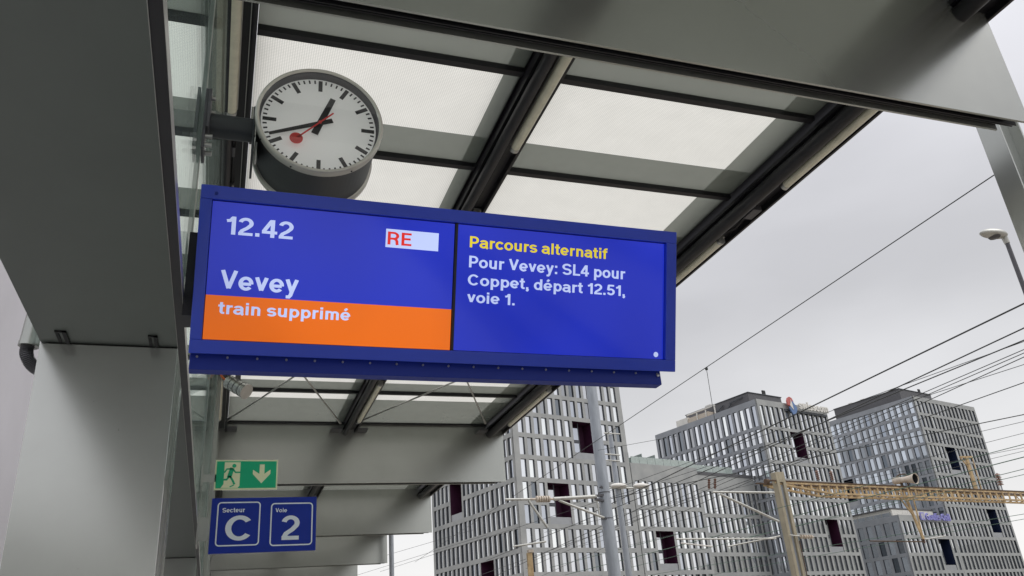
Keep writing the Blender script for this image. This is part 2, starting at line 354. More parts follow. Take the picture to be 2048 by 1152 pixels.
mm = N(t, 'ShaderNodeMixShader'); mm.inputs[0].default_value = .80; t.links.new(tr.outputs[0], mm.inputs[1]); t.links.new(tl.outputs[0], mm.inputs[2])
m2 = N(t, 'ShaderNodeMixShader'); m2.inputs[0].default_value = .04; t.links.new(mm.outputs[0], m2.inputs[1]); t.links.new(gl.outputs[0], m2.inputs[2])
t.links.new(m2.outputs[0], o_.inputs[0]); M['frit'] = m
# tinted strips under the panes, standing in for shadow from structure above
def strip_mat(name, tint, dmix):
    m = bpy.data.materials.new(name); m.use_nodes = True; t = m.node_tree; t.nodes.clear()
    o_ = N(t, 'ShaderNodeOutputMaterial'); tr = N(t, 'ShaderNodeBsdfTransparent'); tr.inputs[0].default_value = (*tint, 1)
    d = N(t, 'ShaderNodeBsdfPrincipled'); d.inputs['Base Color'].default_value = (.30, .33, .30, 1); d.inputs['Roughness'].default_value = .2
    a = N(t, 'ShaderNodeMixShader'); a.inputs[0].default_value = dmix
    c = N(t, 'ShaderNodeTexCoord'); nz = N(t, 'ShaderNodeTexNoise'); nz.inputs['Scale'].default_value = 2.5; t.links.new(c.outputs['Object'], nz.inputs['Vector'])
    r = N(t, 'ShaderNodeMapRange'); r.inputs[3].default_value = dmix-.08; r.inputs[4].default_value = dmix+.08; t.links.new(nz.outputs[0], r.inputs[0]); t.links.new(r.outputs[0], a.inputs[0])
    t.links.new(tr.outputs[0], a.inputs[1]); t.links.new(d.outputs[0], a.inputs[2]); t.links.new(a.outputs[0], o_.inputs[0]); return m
M['strip'] = strip_mat('shadow_tint_strip', (.36, .38, .36), .45)

# ================================================================== SETTING: ground
GZ = -2.3
g = MB().add([(-2500, -2500, GZ), (2500, -2500, GZ), (2500, 2500, GZ), (-2500, 2500, GZ)], [(0, 1, 2, 3)]).build('ground', M['ground']); tag(g, kind='structure')
b = MB().box(4.3, 60, -60, 220, GZ+.004, GZ+.15).build('track_bed', M['ballast']); tag(b, kind='structure')
p = MB().box(-7.5, 4.3, -40, 90, GZ+.004, -1.65).build('platform', M['platform'], bevel=.01); tag(p, kind='structure')
# tracks
for i, x in enumerate((6.2, 10.5 if False else 14.2, 21.5, 26.)):
    tk = empty('railway_track', (x, 0, GZ+.15), ('railway track nearest the platform edge', 'second railway track out from the platform', 'third railway track, beyond the concrete mast', 'railway track farthest from the platform')[i], 'railway track', 'railway tracks beside the platform')
    for s in (-.72, .72):
        MB().box(x+s-.035, x+s+.035, -60, 220, GZ+.26, GZ+.42).build('rail', M['rust_dark'], tk)
    sl = MB()
    for k in range(-90, 330): sl.box(x-1.3, x+1.3, k*.65-.12, k*.65+.12, GZ+.152, GZ+.258)
    tag(sl.build('sleeper', M['concrete'], tk), kind='stuff')
# unseen ridge ring added, raised behind the camera to darken window reflections
hb = MB(); n = 120; vs = []; fs = []
for i in range(n):
    a = 2*math.pi*i/n
    for r, hf in ((700, 0), (1150, 1), (1700, 1.3), (2300, 0)):
        h = 58+26*math.sin(a*3+1)+18*math.sin(a*7+2)+8*math.sin(a*17)
        if 0 < math.degrees(a) < 115: h *= .35
        if 210 < math.degrees(a) < 350: h *= 1.9
        vs.append((r*math.cos(a), r*math.sin(a), GZ+.01+h*hf))
for i in range(n):
    for k in range(3):
        j = (i+1) % n; fs.append((i*4+k, i*4+k+1, j*4+k+1, j*4+k))
hb.add(vs, fs, True); tag(hb.build('added_hills', M['hill']), kind='structure')
# pale wall left of the pier
pw = MB().box(-4.3, -4.1, 7, 80, -1.646, 9.5).build('station_wall', M['wall_pale'], loc=(-4.2, 10, -1.65)); tag(pw, 'plain pale lilac grey wall behind the grey pier at left edge', 'wall')

# ================================================================== CANOPY
CAM_SCALE = 1.6      # the canopy below is scaled up about the camera by this factor
class CB(MB):
    def build(s, name, m, parent=None, bevel=0, local=False, loc=None):
        s.v = [v*CAM_SCALE for v in s.v]
        return MB.build(s, name, m, parent, bevel, local, loc)
ZR = 3.05; ZB = 2.24; XL = -.112; GXM = -.1175; XRT = 3.70
can = empty('platform_canopy', (1.8, 2.3, -1.65), 'glass roofed platform canopy with grey metal fascias and black steel beams', 'canopy')
panels = [-6.2, 2.28, 10.66, 15.0, 19.35, 23.7, 28.0, 32.3]
def fascia(y, last=False):
    q = CB()
    q.box(XL, XRT, y, y+.012, ZB, ZR-.01)           # face sheet
    q.box(XL, XRT-.14, y+.075, y+.085, ZB-.012, ZR-.13)   # back sheet
    f = q.build('fascia_panel', M['panel'], can, bevel=.002)
    if y > 10: CB().box(-.775, GXM-.014, y, y+.012, ZB, ZR-.01).build('fascia_panel', M['panel'], can)
    c = CB()
    c.box(XL, XRT-.10, y+.0125, y+.0745, ZB+.035, ZB+.06)
    c.box(XL, XRT-.06, y+.030, y+.036, ZB-.004, ZB+.0345)
    c.box(XL, XRT-.06, y+.050, y+.056, ZB+.004, ZB+.0345)
    c.build('fascia_channel', M['steel_dark'], f)
    return f
for y in panels: fascia(y)
# white bolts holes on the second panel
hl = CB()
for px_ in ((455, 857), (465, 857)):
    c_ = at(*px_, Y=10.655); hl.tube(c_, c_+Vector((0, -.004, 0)), .016, n=12)
hl.build('bolt_hole', M['black'], can)
# longitudinal beams
YA, YB = -6.1, 36.
def lbeam(xl, xr, tubeleft=True):
    w = xr-xl
    q = CB()
    q.box(xl+.0, xr, YA, YB, ZR-.10, ZR-.075)                 # bottom plate
    q.box(xl+w*.40, xl+w*.48, YA, YB, ZR-.0745, ZR+.12)       # web
    q.box(xl, xr, YA, YB, ZR+.121, ZR+.15)
    q.box(xr-.018, xr, YA, YB, ZR-.145, ZR-.1005)             # edge lip
    q.box(xl+w*.42, xl+w*.46, YA, YB, ZR-.135, ZR-.1005)
    o = q.build('longitudinal_beam', M['steel_dark'], can)
    t_ = CB().tube((xl+w*.19, YA, ZR-.15), (xl+w*.19, YB, ZR-.15), w*.19, n=20)
    t_.build('beam_tube', M['steel_dark'], o)
beams = ((-.135, .012), (1.462, 1.640), (3.45, 3.715))
for b_ in beams: lbeam(*b_)
for s in range(2):   # thin light edge trims beside the left beam
    CB().box(-.022+s*.02, -.018+s*.02, YA, YB, ZR-.110, ZR-.1005).build('beam_trim', M['alu'], can)
# purlins, panes and painted shade strips, bay by bay
purl = []
bays = []
for i in range(len(panels)-1):
    y0, y1 = panels[i]+.09, panels[i+1]
    n = max(1, round((y1-y0-1.02-.95)/.983))
    L = (y1-y0)
    first = y0+1.02
    ys = [first+.983*k for k in range(n+1)] if n > 2 else [first+.983*k for k in range(n+1)]
    ys = [v for v in ys if v < y1-.6]
    bays.append((y0, y1, ys))
spans = ((-.775, -.137), (.014, 1.460), (1.642, 3.448))
def pane(x0, x1, y0, y1):
    CB().box(x0, x1, y0, y1, ZR, ZR+.016).build('roof_pane', M['frit'], can)
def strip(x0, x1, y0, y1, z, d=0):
    CB().add([(x0, y0, z), (x1, y0, z), (x1, y1, z), (x0, y1, z)], [(0, 1, 2, 3)]).build('shadow_tint_strip', M['strip'], can)
for y0, y1, ys in bays:
    if y0 > 24: 
        CB().box(.014, 3.448, y0, y1, ZR, ZR+.016).build('roof_pane', M['frit'], can); continue
    edges = [y0]+ys+[y1]
    for y in ys:
        for (x0, x1) in spans:
            CB().box(x0, x1, y-.022, y+.022, ZR-.045, ZR-.006).build('purlin', M['steel_dark'], can)
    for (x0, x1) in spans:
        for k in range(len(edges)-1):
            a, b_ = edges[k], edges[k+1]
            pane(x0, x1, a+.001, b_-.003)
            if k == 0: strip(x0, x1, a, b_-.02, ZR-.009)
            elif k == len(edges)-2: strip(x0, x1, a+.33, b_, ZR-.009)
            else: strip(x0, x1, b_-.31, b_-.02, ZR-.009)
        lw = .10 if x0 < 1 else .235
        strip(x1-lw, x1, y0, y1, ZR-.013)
# dark gaps in front of the second panel
CB().box(.0, 3.45, 10.60, 10.655, ZR-.04, ZR-.014).build('purlin', M['steel_dark'], can)
CB().box(.0, 3.45, 2.374, 2.40, ZR-.04, ZR-.014).build('purlin', M['steel_dark'], can)
# fluorescent lamps under the beams
lampmesh = None
def lamp_parts(root):
    x, y, z = root.location/CAM_SCALE
    CB().box(x-.030, x+.030, y, y+1.5, z-.022, z).build('lamp_housing', M['alu'], root, bevel=.003)
    d = CB().tube((x-.004, y+.03, z-.046), (x-.004, y+1.47, z-.046), .030, n=14)
    d.build('tube_cover', M['cream'], root)
    for k, yy in enumerate((y, y+1.47)): CB().tube((x-.004, yy, z-.048), (x-.004, yy+.03, z-.048), .031, n=14).build('end_cap', M['alu'], root)
names = (('left', .0), ('middle', 0), ('right', 0))
lamp0 = None
lx = (-.088, 1.588, 3.60)
lname = ('fluorescent lamp under the %s roof beam, %s')
bn = ('left', 'middle', 'right'); wn = ('on the near side of the first fascia', 'level with the clock', 'partly hidden by the display top edge', 'wholly behind the display', 'ending at the second fascia')
for bi, x in enumerate(lx):
    for wi, y in enumerate((.2, 2.45, 4.76, 6.64, 8.56)):
        root = empty('fluorescent_lamp', (x*CAM_SCALE, y*CAM_SCALE, (ZR-(.125 if bi == 2 else .108))*CAM_SCALE), lname % (bn[bi], wn[wi]), 'lamp', 'fluorescent lamps under the canopy beams')
        if lamp0 is None: lamp_parts(root); lamp0 = root
        else:
            for ch in lamp0.children:
                cc = ch.copy(); COL.objects.link(cc); cc.parent = root
# brace rods
rods = [((455, 840), (585, 755)), ((680, 845), (610, 755)), ((715, 845), (905, 765)), ((970, 845), (935, 765))]
for a, b_ in rods:
    p0 = at(*a, Z=2.93); p1 = at(*b_, Z=2.93); d = (p1-p0).normalized(); ln = (p1-p0).length
    p1 = p0+d*(ln*2.2 if ln < 3 else ln*2)
    r_ = CB().tube(p0, p1, .010, n=8).build('brace_rod', M['alu'], can)
    CB().tube(p0-d*.02, p0+d*.14, .019, .013, n=10).build('turnbuckle', M['alu'], r_)
for x in (.06, 1.36, 1.70, 3.36):
    CB().box(x-.07, x+.07, 10.47, 10.655, 2.905, 2.922).build('gusset_plate', M['steel_mid'], can)
# junction box on the right beam
CB().box(3.585, 3.66, 4.30, 4.44, ZR-.16, ZR-.101).build('junction_box', M['steel_mid'], can, bevel=.006)
CB().path([(3.62, 4.44, ZR-.12), (3.63, 4.6, ZR-.14), (3.61, 4.76, ZR-.115)], .008).build('cable', M['black'], can)
CB().path([(3.62, 4.30, ZR-.12), (3.60, 4.1, ZR-.115), (3.60, 3.95, ZR-.115)], .008).build('cable', M['black'], can)
CB().box(-.12, -.06, 4.30, 4.40, ZR-.15, ZR-.101).build('junction_box', M['steel_mid'], can, bevel=.006)
# left glass wall
GX = -.188
gw = empty('glass_wall', (GX, 3.2, 1.3), 'tall glass screen along the left of the canopy, seams and clamps showing, reflecting the roof', 'glass wall')
GT = 4.70
yj = [-4., 3.2, 8.2, 13.2, 17.3, 22.]
for y0, y1 in zip(yj, yj[1:]):
    MB().box(GX-.016, GX, y0+.008, y1-.008, 1.345, GT).build('glass_pane', M['sheet_glass'], gw)
for y in yj[1:-1]:
    MB().box(GX-.019, GX+.003, y-.0075, y-.0025, 1.345, GT).build('joint_strip', M['alu'], gw)
    MB().box(GX-.016, GX+.0005, y-.002, y+.002, 1.345, GT).build('joint_strip', M['black'], gw)
    MB().box(GX-.019, GX+.003, y+.0025, y+.0075, 1.345, GT).build('joint_strip', M['alu'], gw)
MB().box(GX-.026, GX+.004, -4, 22, 1.300, 1.3445).build('bottom_rail', M['steel_dark'], gw)
MB().box(GX-.0275, GX-.0262, -4, 22, 1.297, 1.32).build('rail_edge', M['alu'], gw)
MB().box(GX+.0042, GX+.0055, -4, 22, 1.297, 1.345).build('rail_edge', M['alu'], gw)
for y in (13.35, 16.9):
    MB().box(GX+.006, GX+.07, y-.05, y+.05, -1.64, GT).build('post', M['panel'], gw, bevel=.003)
MB().box(GX-.05, GX+.03, -4, 22, GT+.001, GT+.05).build('top_rail', M['steel_dark'], gw)

# ================================================================== LONGITUDINAL BOX BEAM AND PIERS
SZ = 2.22; BXL, BXR = -1.239, -.365; PY1, PY2 = 5.885, 17.0
bb = empty('box_beam', (-.5, 0, SZ), 'wide dark grey box beam running overhead at the left above the piers', 'beam')
MB().box(BXL, BXR, -5., PY1-.003, SZ, SZ+.15).build('soffit_panel', M['soffit'], bb, bevel=.003)
MB().box(BXL+.001, BXR-.001, PY1, PY2, SZ+.002, SZ+.15).build('soffit_panel', M['soffit'], bb, bevel=.003)
MB().box(BXL, BXR, PY2+.004, 40., SZ, SZ+.15).build('soffit_panel', M['soffit'], bb, bevel=.003)
MB().box(BXR+.001, BXR+.006, -5., PY1-.003, SZ-.004, SZ+.03).build('edge_trim', M['alu'], bb)
MB().box(BXR+.001, BXR+.006, PY1+.01, PY2, SZ-.004, SZ+.02).build('edge_trim', M['alu'], bb)
def strap(x0, x1, a, b_):
    q = MB(); q.box(x0, x0+.020, a, b_, SZ-.008, SZ-.0005); q.box(x1-.024, x1, a, b_, SZ-.016, SZ-.0005); q.box(x0, x1, a, a+.014, SZ-.012, SZ-.0006)
    q.build('hanger_slot', M['black'], bb)
strap(-1.121, -1.052, 5.668, 5.876); strap(-.551, -.491, 5.68, 5.876)
def pier(y, depth, label):
    r = empty('clad_pier', (-.80, y, -1.65), label, 'pier', 'grey clad piers under the box beam')
    MB().box(BXL, BXR, y, y+depth, -1.648, SZ-.012).build('cladding', M['pier'], r, bevel=.003)
    MB().box(BXL+.05, BXR-.03, y+.012, y+depth-.02, SZ-.0115, SZ-.001).build('shadow_gap', M['black'], r)
    for k in (.09, .18, .47):
        MB().box(BXR+.0005, BXR+.012, y+k, y+k+.012, -1.64, SZ-.014).build('cladding_lip', M['alu'], r)
    return r
near_pier = pier(PY1+.003, .95, 'large grey metal clad pier in the lower left foreground')
pier(PY2, .95, 'second grey clad pier, farther along under the box beam')
pier(28.1, .95, 'third grey clad pier, farthest along the box beam')
# downpipe with flexible hose
dp = empty('drain_pipe', tuple(at(55, 693, Y=6.3)), 'grey drain pipe ending in a ribbed flexible hose beside the near pier', 'drain pipe')
a0 = at(84, 590, Y=6.3); a1 = at(57, 692, Y=6.3)
MB().tube(a0+(a0-a1)*1.2, a1, .066, n=28).build('rigid_pipe', M['panel'], dp)
MB().tube(a1+(a0-a1).normalized()*.030, a1-(a0-a1).normalized()*.004, .069, n=28).build('pipe_collar', M['panel'], dp)
pts = [at(57, 688, Y=6.3), at(53, 700, Y=6.3), at(54, 713, Y=6.3), at(60, 725, Y=6.32), at(70, 735, Y=6.36), at(86, 744, Y=6.45), at(104, 750, Y=6.6)]
hose = MB(); prev_ = None; nseg = 90; ring = []
def spl(t_):
    k = min(len(pts)-2, int(t_*(len(pts)-1))); u_ = t_*(len(pts)-1)-k
    P0, P1, P2, P3 = pts[max(0, k-1)], pts[k], pts[k+1], pts[min(len(pts)-1, k+2)]
    return 0.5*((2*P1)+(P2-P0)*u_+(2*P0-5*P1+4*P2-P3)*u_*u_+(3*P1-P0-3*P2+P3)*u_**3)
cs_ = [spl(k/nseg) for k in range(nseg+1)]; vs_ = []; nn = 16
for k, c_ in enumerate(cs_):
    d_ = (cs_[min(nseg, k+1)]-cs_[max(0, k-1)]).normalized(); a_ = d_.cross(Vector((0, 1, 0))).normalized(); b_ = d_.cross(a_)
    r_ = .046 if k % 3 == 0 else (.038 if k % 3 == 1 else .044)
    vs_ += [c_+a_*r_*math.cos(2*math.pi*i/nn)+b_*r_*math.sin(2*math.pi*i/nn) for i in range(nn)]
hose.add(vs_, [(k*nn+i, k*nn+(i+1) % nn, (k+1)*nn+(i+1) % nn, (k+1)*nn+i) for k in range(nseg) for i in range(nn)])
hose.build('ribbed_hose', M['steel_mid'], dp)

# ================================================================== DISPLAY
D0 = Vector((-.147, 2.77, 1.69)); DV = Vector((0, .32821, -.94460)); DN = Vector((0, -.94460, -.32821))
disp = empty('departure_display', (0.853, 2.9, 1.7), 'large blue departure display hanging under the canopy, with two screens and an orange band', 'display')
DL = Vector(disp.location)
def df(p):   # (s, y, -t) -> parent space ; y negative is towards the viewer
    return D0+Vector((p.x, 0, 0))+DV*(-p.z)-DN*p.y-DL
class DB(MB):
    def b3(s, s0, s1, t0, t1, y0, y1):
        q = MB().box(s0, s1, y0, y1, -t1, -t0); s.add([df(v) for v in q.v], q.f); return s
Hd = .6246
fr = DB()
fr.b3(0, 2.0, 0, .052, -.012, .03); fr.b3(0, 2.0, .574, Hd, -.012, .03)
fr.b3(0, .041, .0521, .5739, -.012, .03); fr.b3(1.950, 2.0, .0521, .5739, -.012, .03)
frame = fr.build('display_frame', M['blue_frame'], disp, local=True, bevel=.002)
DB().b3(.004, 1.996, .004, Hd-.004, .0305, .15).build('display_case', M['blue_dark'], disp, local=True)
DB().b3(.0415, 1.9495, .0525, .5735, .012, .029).build('screen_recess', M['black'], disp, local=True)
DB().b3(.9795, .9895, .0525, .5735, -.003, .0118).build('centre_bar', M['black'], disp, local=True)
sl_ = DB().b3(.0435, .9765, .0555, .407, .006, .0115).build('screen', M['scr_blue'], disp, local=True)
tag(sl_, 'left blue screen with the departure')
so_ = DB().b3(.0435, .9765, .4075, .5715, .006, .0115).build('screen_band', M['scr_orange'], disp, local=True)
sr_ = DB().b3(.9915, 1.9475, .0555, .5715, .006, .0115).build('screen', M['scr_blue'], disp, local=True); tag(sr_, 'right blue screen with the alternative route')
DB().b3(.6960, .9108, .1012, .1750, .004, .0058).build('train_type_field', M['scr_white'], disp, local=True)
def dt(body, m, s0, s1, t0, t1, y=.0055): return text(body, m, disp, (s0, s1, -t1, -t0), y, frame=df)
dt('12.42', M['scr_white'], .0965, .3400, .1085, .1770)
dt('RE', M['scr_red'], .7030, .7995, .1120, .1655, .0035)
dt('Vevey', M['scr_white'], .0900, .3720, .3110, .4040)
dt('train supprimé', M['scr_white'], .0895, .5730, .4275, .4880)
dt('Parcours alternatif', M['scr_yellow'], 1.0430, 1.6675, .1000, .1500)
dt('Pour Vevey: SL4 pour', M['scr_white'], 1.0430, 1.7545, .1805, .2430)
dt('Coppet, départ 12.51,', M['scr_white'], 1.0405, 1.7570, .2545, .3165)
dt('voie 1.', M['scr_white'], 1.0405, 1.2460, .3290, .3750)
dd = MB(); c_ = Vector((1.9118, .0055, -.5514))
ring = [c_+Vector((.0115*math.cos(k*math.pi/12), 0, .0115*math.sin(k*math.pi/12))) for k in range(24)]
dd.add([df(v) for v in ring], [tuple(range(24))]); dd.build('light_sensor', M['scr_white'], disp, local=True)
ap = MB(); ap.box(-.143, 1.795, 2.995, 3.05, 1.046, 1.112); apo = ap.build('bottom_housing', M['blue_dark'], disp, bevel=.003)
for k in range(19):
    x = -.118+k*(1.895/18); px0 = Vector((x, 3.0, 1.090))
    MB().tube((x, 2.9945, 1.094), (x, 2.989, 1.094), .0042, n=10).build('screw', M['alu'], disp)
MB().tube((1.780, 2.9945, 1.088), (1.780, 2.989, 1.088), .007, n=12).build('screw', M['alu'], disp)
MB().tube(df(Vector((.055, 0, -.030)))+DL-DN*-.012, df(Vector((.055, 0, -.030)))+DL-DN*-.016, .006, n=10).build('screw', M['blue_dark'], disp)
# hanger arm of the display to the glass wall posts and roof
MB().box(-.183, -.150, 2.98, 3.10, 1.25, 1.60).build('wall_bracket', M['steel_dark'], disp)
for x in (.45, 1.25): MB().tube((x, 3.12, 1.60), (x, 3.12, 1.72), .02, n=12).build('stay', M['steel_dark'], disp)

# ================================================================== CLOCK
CX, CY, CZ, CR = .308, 3.06, 2.270, .282
clk = empty('station_clock', (CX, 3.2, CZ), 'round white railway clock with black hands and red second hand, above the blue display', 'clock')
ax = (0, 1, 0); C0 = (CX, CY, CZ)
MB().lathe(C0, ax, [(.0, CR-.018), (-.004, CR-.012), (-.004, CR-.003), (.002, CR), (.032, CR), (.034, CR-.004)], 72).build('front_rim', M['clock_rim'], clk)
MB().lathe(C0, ax, [(.034, CR-.006), (.030, CR-.012), (.300, CR-.012), (.304, CR-.012)], 72).build('drum', M['clock_body'], clk)
MB().lathe(C0, ax, [(.300, CR-.014), (.302, CR), (.334, CR), (.336, CR-.02)], 72).build('back_rim', M['clock_rim'], clk)
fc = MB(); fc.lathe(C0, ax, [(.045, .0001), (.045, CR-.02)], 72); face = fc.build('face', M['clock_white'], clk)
MB().lathe(C0, ax, [(.290, .0001), (.290, CR-.016)], 72).build('back_face', M['clock_white'], clk)
MB().lathe(C0, ax, [(.0445, CR-.026), (.040, CR-.021), (.001, CR-.0185)], 72).build('inner_wall', M['steel_mid'], clk)
MB().lathe(C0, ax, [(.003, .0001), (.003, CR-.018)], 72).build('cover_glass', M['clear_glass'], clk)
def hand(name, m, ang, r0, r1, w0, w1, y):
    a = math.radians(ang); d = Vector((math.sin(a), 0, math.cos(a))); n_ = Vector((d.z, 0, -d.x)); c = Vector((CX, y, CZ))
    q = MB(); pts = [c+d*r0+n_*w0/2, c+d*r1+n_*w1/2, c+d*r1-n_*w1/2, c+d*r0-n_*w0/2]
    t_ = Vector((0, -.002, 0)); q.add(pts+[p_+t_ for p_ in pts], [(0, 1, 2, 3), (7, 6, 5, 4), (0, 4, 5, 1), (1, 5, 6, 2), (2, 6, 7, 3), (3, 7, 4, 0)])
    return q, c, d
RF = CR-.030
for k in range(60):
    if k % 5 == 0: q, _, _ = hand('m', None, k*6, RF*.75, RF*.985, RF*.072, RF*.072, CY+.0445); q.build('hour_mark', M['clock_black'], clk)
    else: q, _, _ = hand('m', None, k*6, RF*.915, RF*.985, RF*.028, RF*.028, CY+.0445); q.build('minute_mark', M['clock_black'], clk)
q, _, _ = hand('h', None, 21.3, -RF*.24, RF*.63, RF*.125, RF*.10, CY+.036); q.build('hour_hand', M['clock_black'], clk)
q, _, _ = hand('h', None, 248, -RF*.24, RF*.93, RF*.095, RF*.058, CY+.030); q.build('minute_hand', M['clock_black'], clk)
q, c, d = hand('h', None, 225, -RF*.33, RF*.54, RF*.027, RF*.027, CY+.022)
q.tube(c+d*RF*.57, c+d*RF*.57+Vector((0, -.002, 0)), RF*.115, n=28); q.tube(c, c+Vector((0, -.004, 0)), RF*.03, n=16)
q.build('second_hand', M['clock_red'], clk)
for an in (-62, -118, 150, 205, 20):
    a = math.radians(an); p_ = Vector((CX+math.sin(a)*(CR+.0005), CY+.018, CZ+math.cos(a)*(CR+.0005)))
    MB().tube(p_, p_+Vector((math.sin(a), 0, math.cos(a)))*.003, .004, n=8).build('rim_screw', M['steel_dark'], clk)
# side inspection strap
MB().box(CX-CR-.004, CX-CR+.006, CY+.06, CY+.29, CZ-.17, CZ+.07).build('side_latch', M['clock_body'], clk, bevel=.002)
MB().box(CX-CR+.012, CX-CR+.020, CY+.09, CY+.12, CZ-.2, CZ-.1).build('label_plate', M['alu'], clk)
# arm
ar = MB().lathe((GX+.03, 3.2, 2.262), (1, 0, 0), [(0, .054), (CX-CR-GX-.03, .054)], 32); ar.build('support_arm', M['clock_body'], clk)
cp = MB(); cp.box(GX+.003, GX+.016, 3.135, 3.265, 2.10, 2.415); cp.box(GX+.0165, GX+.030, 3.120, 3.200, 2.20, 2.405)
cp.build('clamp_plate', M['steel_mid'], clk, bevel=.002)
cp = MB(); cp.box(GX-.032, GX-.019, 3.135, 3.265, 2.10, 2.415); cp.build('clamp_plate', M['steel_mid'], clk, bevel=.002)
for (yy, zz) in ((3.16, 2.38), (3.24, 2.36), (3.16, 2.175), (3.16, 2.13), (3.24, 2.14)):
    MB().tube((GX+.016, yy, zz), (GX+.045, yy, zz), .011, n=12).build('bolt', M['alu'], clk)

# ================================================================== SIGNS
SGN = 7.9/6.9   # sign faces are scaled about the camera to stand 7.9 m away
class SB(MB):
    def build(s, name, m, parent=None, bevel=0, local=False, loc=None):
        s.v = [v*SGN for v in s.v]
        return MB.build(s, name, m, parent, bevel, local, loc)
sy = 6.90
ex = empty('exit_sign', (.18*SGN, sy*SGN, 1.53*SGN), 'green emergency exit sign with running figure and downward arrow, above the sector sign', 'sign')
def sgn(parent, x0, x1, z0, z1, m, y, d=.01, nm='plate', bev=.0): return SB().box(x0, x1, y, y+d, z0, z1).build(nm, m, parent, bevel=bev)
sgn(ex, -.060, .424, 1.408, 1.646, M['lumi'], sy, .02, 'border_plate', .001)
gr_ = sgn(ex, -.049, .413, 1.419, 1.635, M['green'], sy-.002, .0015, 'green_field')
K = 4.9; P0 = (400, 880); ZS = 4.607
def ep(zx, zy, y=sy-.003):      # from the enlarged view of the sign
    v = at(400+zx/ZS, 880+zy/ZS, Y=sy); return (v.x, v.z)
door = [(-.002, 1.628), (.140, 1.628), (.140, 1.445), (.128, 1.424), (.0, 1.424), (-.018, 1.432), (-.013, 1.45), (-.002, 1.46)]
door = [(.010, 1.627), (.132, 1.627), (.132, 1.436), (.118, 1.421), (-.010, 1.421), (.010, 1.452)]
SB().prism(door, sy-.0035, sy-.0022).build('doorway', M['lumi'], ex)
arrow = [(.281, 1.609), (.320, 1.609), (.320, 1.532), (.367, 1.567), (.367, 1.532), (.299, 1.456), (.230, 1.530), (.230, 1.566), (.281, 1.532)]
SB().prism(arrow, sy-.0035, sy-.0022).build('arrow', M['lumi'], ex)
mn = SB(); 
hd = [(.084+.0155*math.cos(k*math.pi/9), 1.598+.0155*math.sin(k*math.pi/9)) for k in range(18)]
mn.prism(hd, sy-.005, sy-.0036)
def limb(pts, w):
    for i in range(len(pts)-1):
        (x0, z0), (x1, z1) = pts[i], pts[i+1]; d = math.hypot(x1-x0, z1-z0); nx, nz_ = -(z1-z0)/d*w/2, (x1-x0)/d*w/2
        ex_ = (x1-x0)/d*w*.25; ez_ = (z1-z0)/d*w*.25
        mn.prism([(x0+nx-ex_, z0+nz_-ez_), (x1+nx+ex_, z1+nz_+ez_), (x1-nx+ex_, z1-nz_+ez_), (x0-nx-ex_, z0-nz_-ez_)], sy-.005-.0002*i, sy-.0036)
limb([(.068, 1.572), (.052, 1.512)], .034)
limb([(.074, 1.574), (.030, 1.572), (.012, 1.545)], .011)
limb([(.080, 1.566), (.096, 1.545), (.130, 1.545)], .011)
limb([(.050, 1.515), (.032, 1.487), (-.030, 1.486)], .014)
limb([(.058, 1.512), (.078, 1.480), (.092, 1.452)], .015)
limb([(.060, 1.430), (.088, 1.442)], .008)
mn.build('running_figure', M['green'], ex)
SB().box(GX/SGN+.004, -.045, 6.90, 6.912, 1.47, 1.53).build('bracket', M['panel'], ex)
SB().box(GX/SGN+.004, GX/SGN+.014, 6.80, 7.02, 1.42, 1.60).build('bracket_plate', M['panel'], ex)

se = empty('sector_sign', (.34*SGN, sy*SGN, 1.13*SGN), 'blue platform sign reading Secteur C and Voie 2 in two white outlined boxes', 'sign')
sgn(se, -.066, .742, .920, 1.342, M['sign_blue'], sy, .018, 'plate', .001)
SB().box(-.068, .744, sy+.0185, sy+.024, .918, 1.345).build('edge_frame', M['alu'], se)
def rrect(x0, x1, z0, z1, r, w):
    def loop(x0, x1, z0, z1, r):
        L = []
        for cx, cz, a0 in ((x1-r, z1-r, 0), (x0+r, z1-r, 90), (x0+r, z0+r, 180), (x1-r, z0+r, 270)):
            for k in range(7): a = math.radians(a0+k*15); L.append((cx+r*math.cos(a), cz+r*math.sin(a)))
        return L
    A = loop(x0, x1, z0, z1, r); B = loop(x0+w, x1-w, z0+w, z1-w, r-w); n = len(A)
    q = SB(); q.add([(x, sy-.0015, z) for x, z in A+B], [(i, (i+1) % n, (i+1) % n+n, i+n) for i in range(n)]); return q
rrect(-.022, .305, .972, 1.311, .030, .010).build('white_outline', M['sign_white'], se)
rrect(.384, .714, .962, 1.297, .030, .010).build('white_outline', M['sign_white'], se)
SL = Vector(se.location); sf = lambda p: p*SGN-SL
text('Secteur', M['sign_white'], se, (.017, .186, 1.229, 1.265), sy-.001, frame=sf)
text('C', M['sign_white'], se, (.046, .236, 1.012, 1.205), sy-.001, frame=sf)
text('Voie', M['sign_white'], se, (.420, .510, 1.222, 1.256), sy-.001, frame=sf)
text('2', M['sign_white'], se, (.472, .612, 1.006, 1.196), sy-.001, frame=sf)
SB().box(GX/SGN+.004, -.050, 6.92, 6.935, 1.02, 1.20).build('bracket', M['panel'], se)
SB().box(GX/SGN+.004, GX/SGN+.016, 6.80, 7.05, .98, 1.24).build('bracket_plate', M['panel'], se)

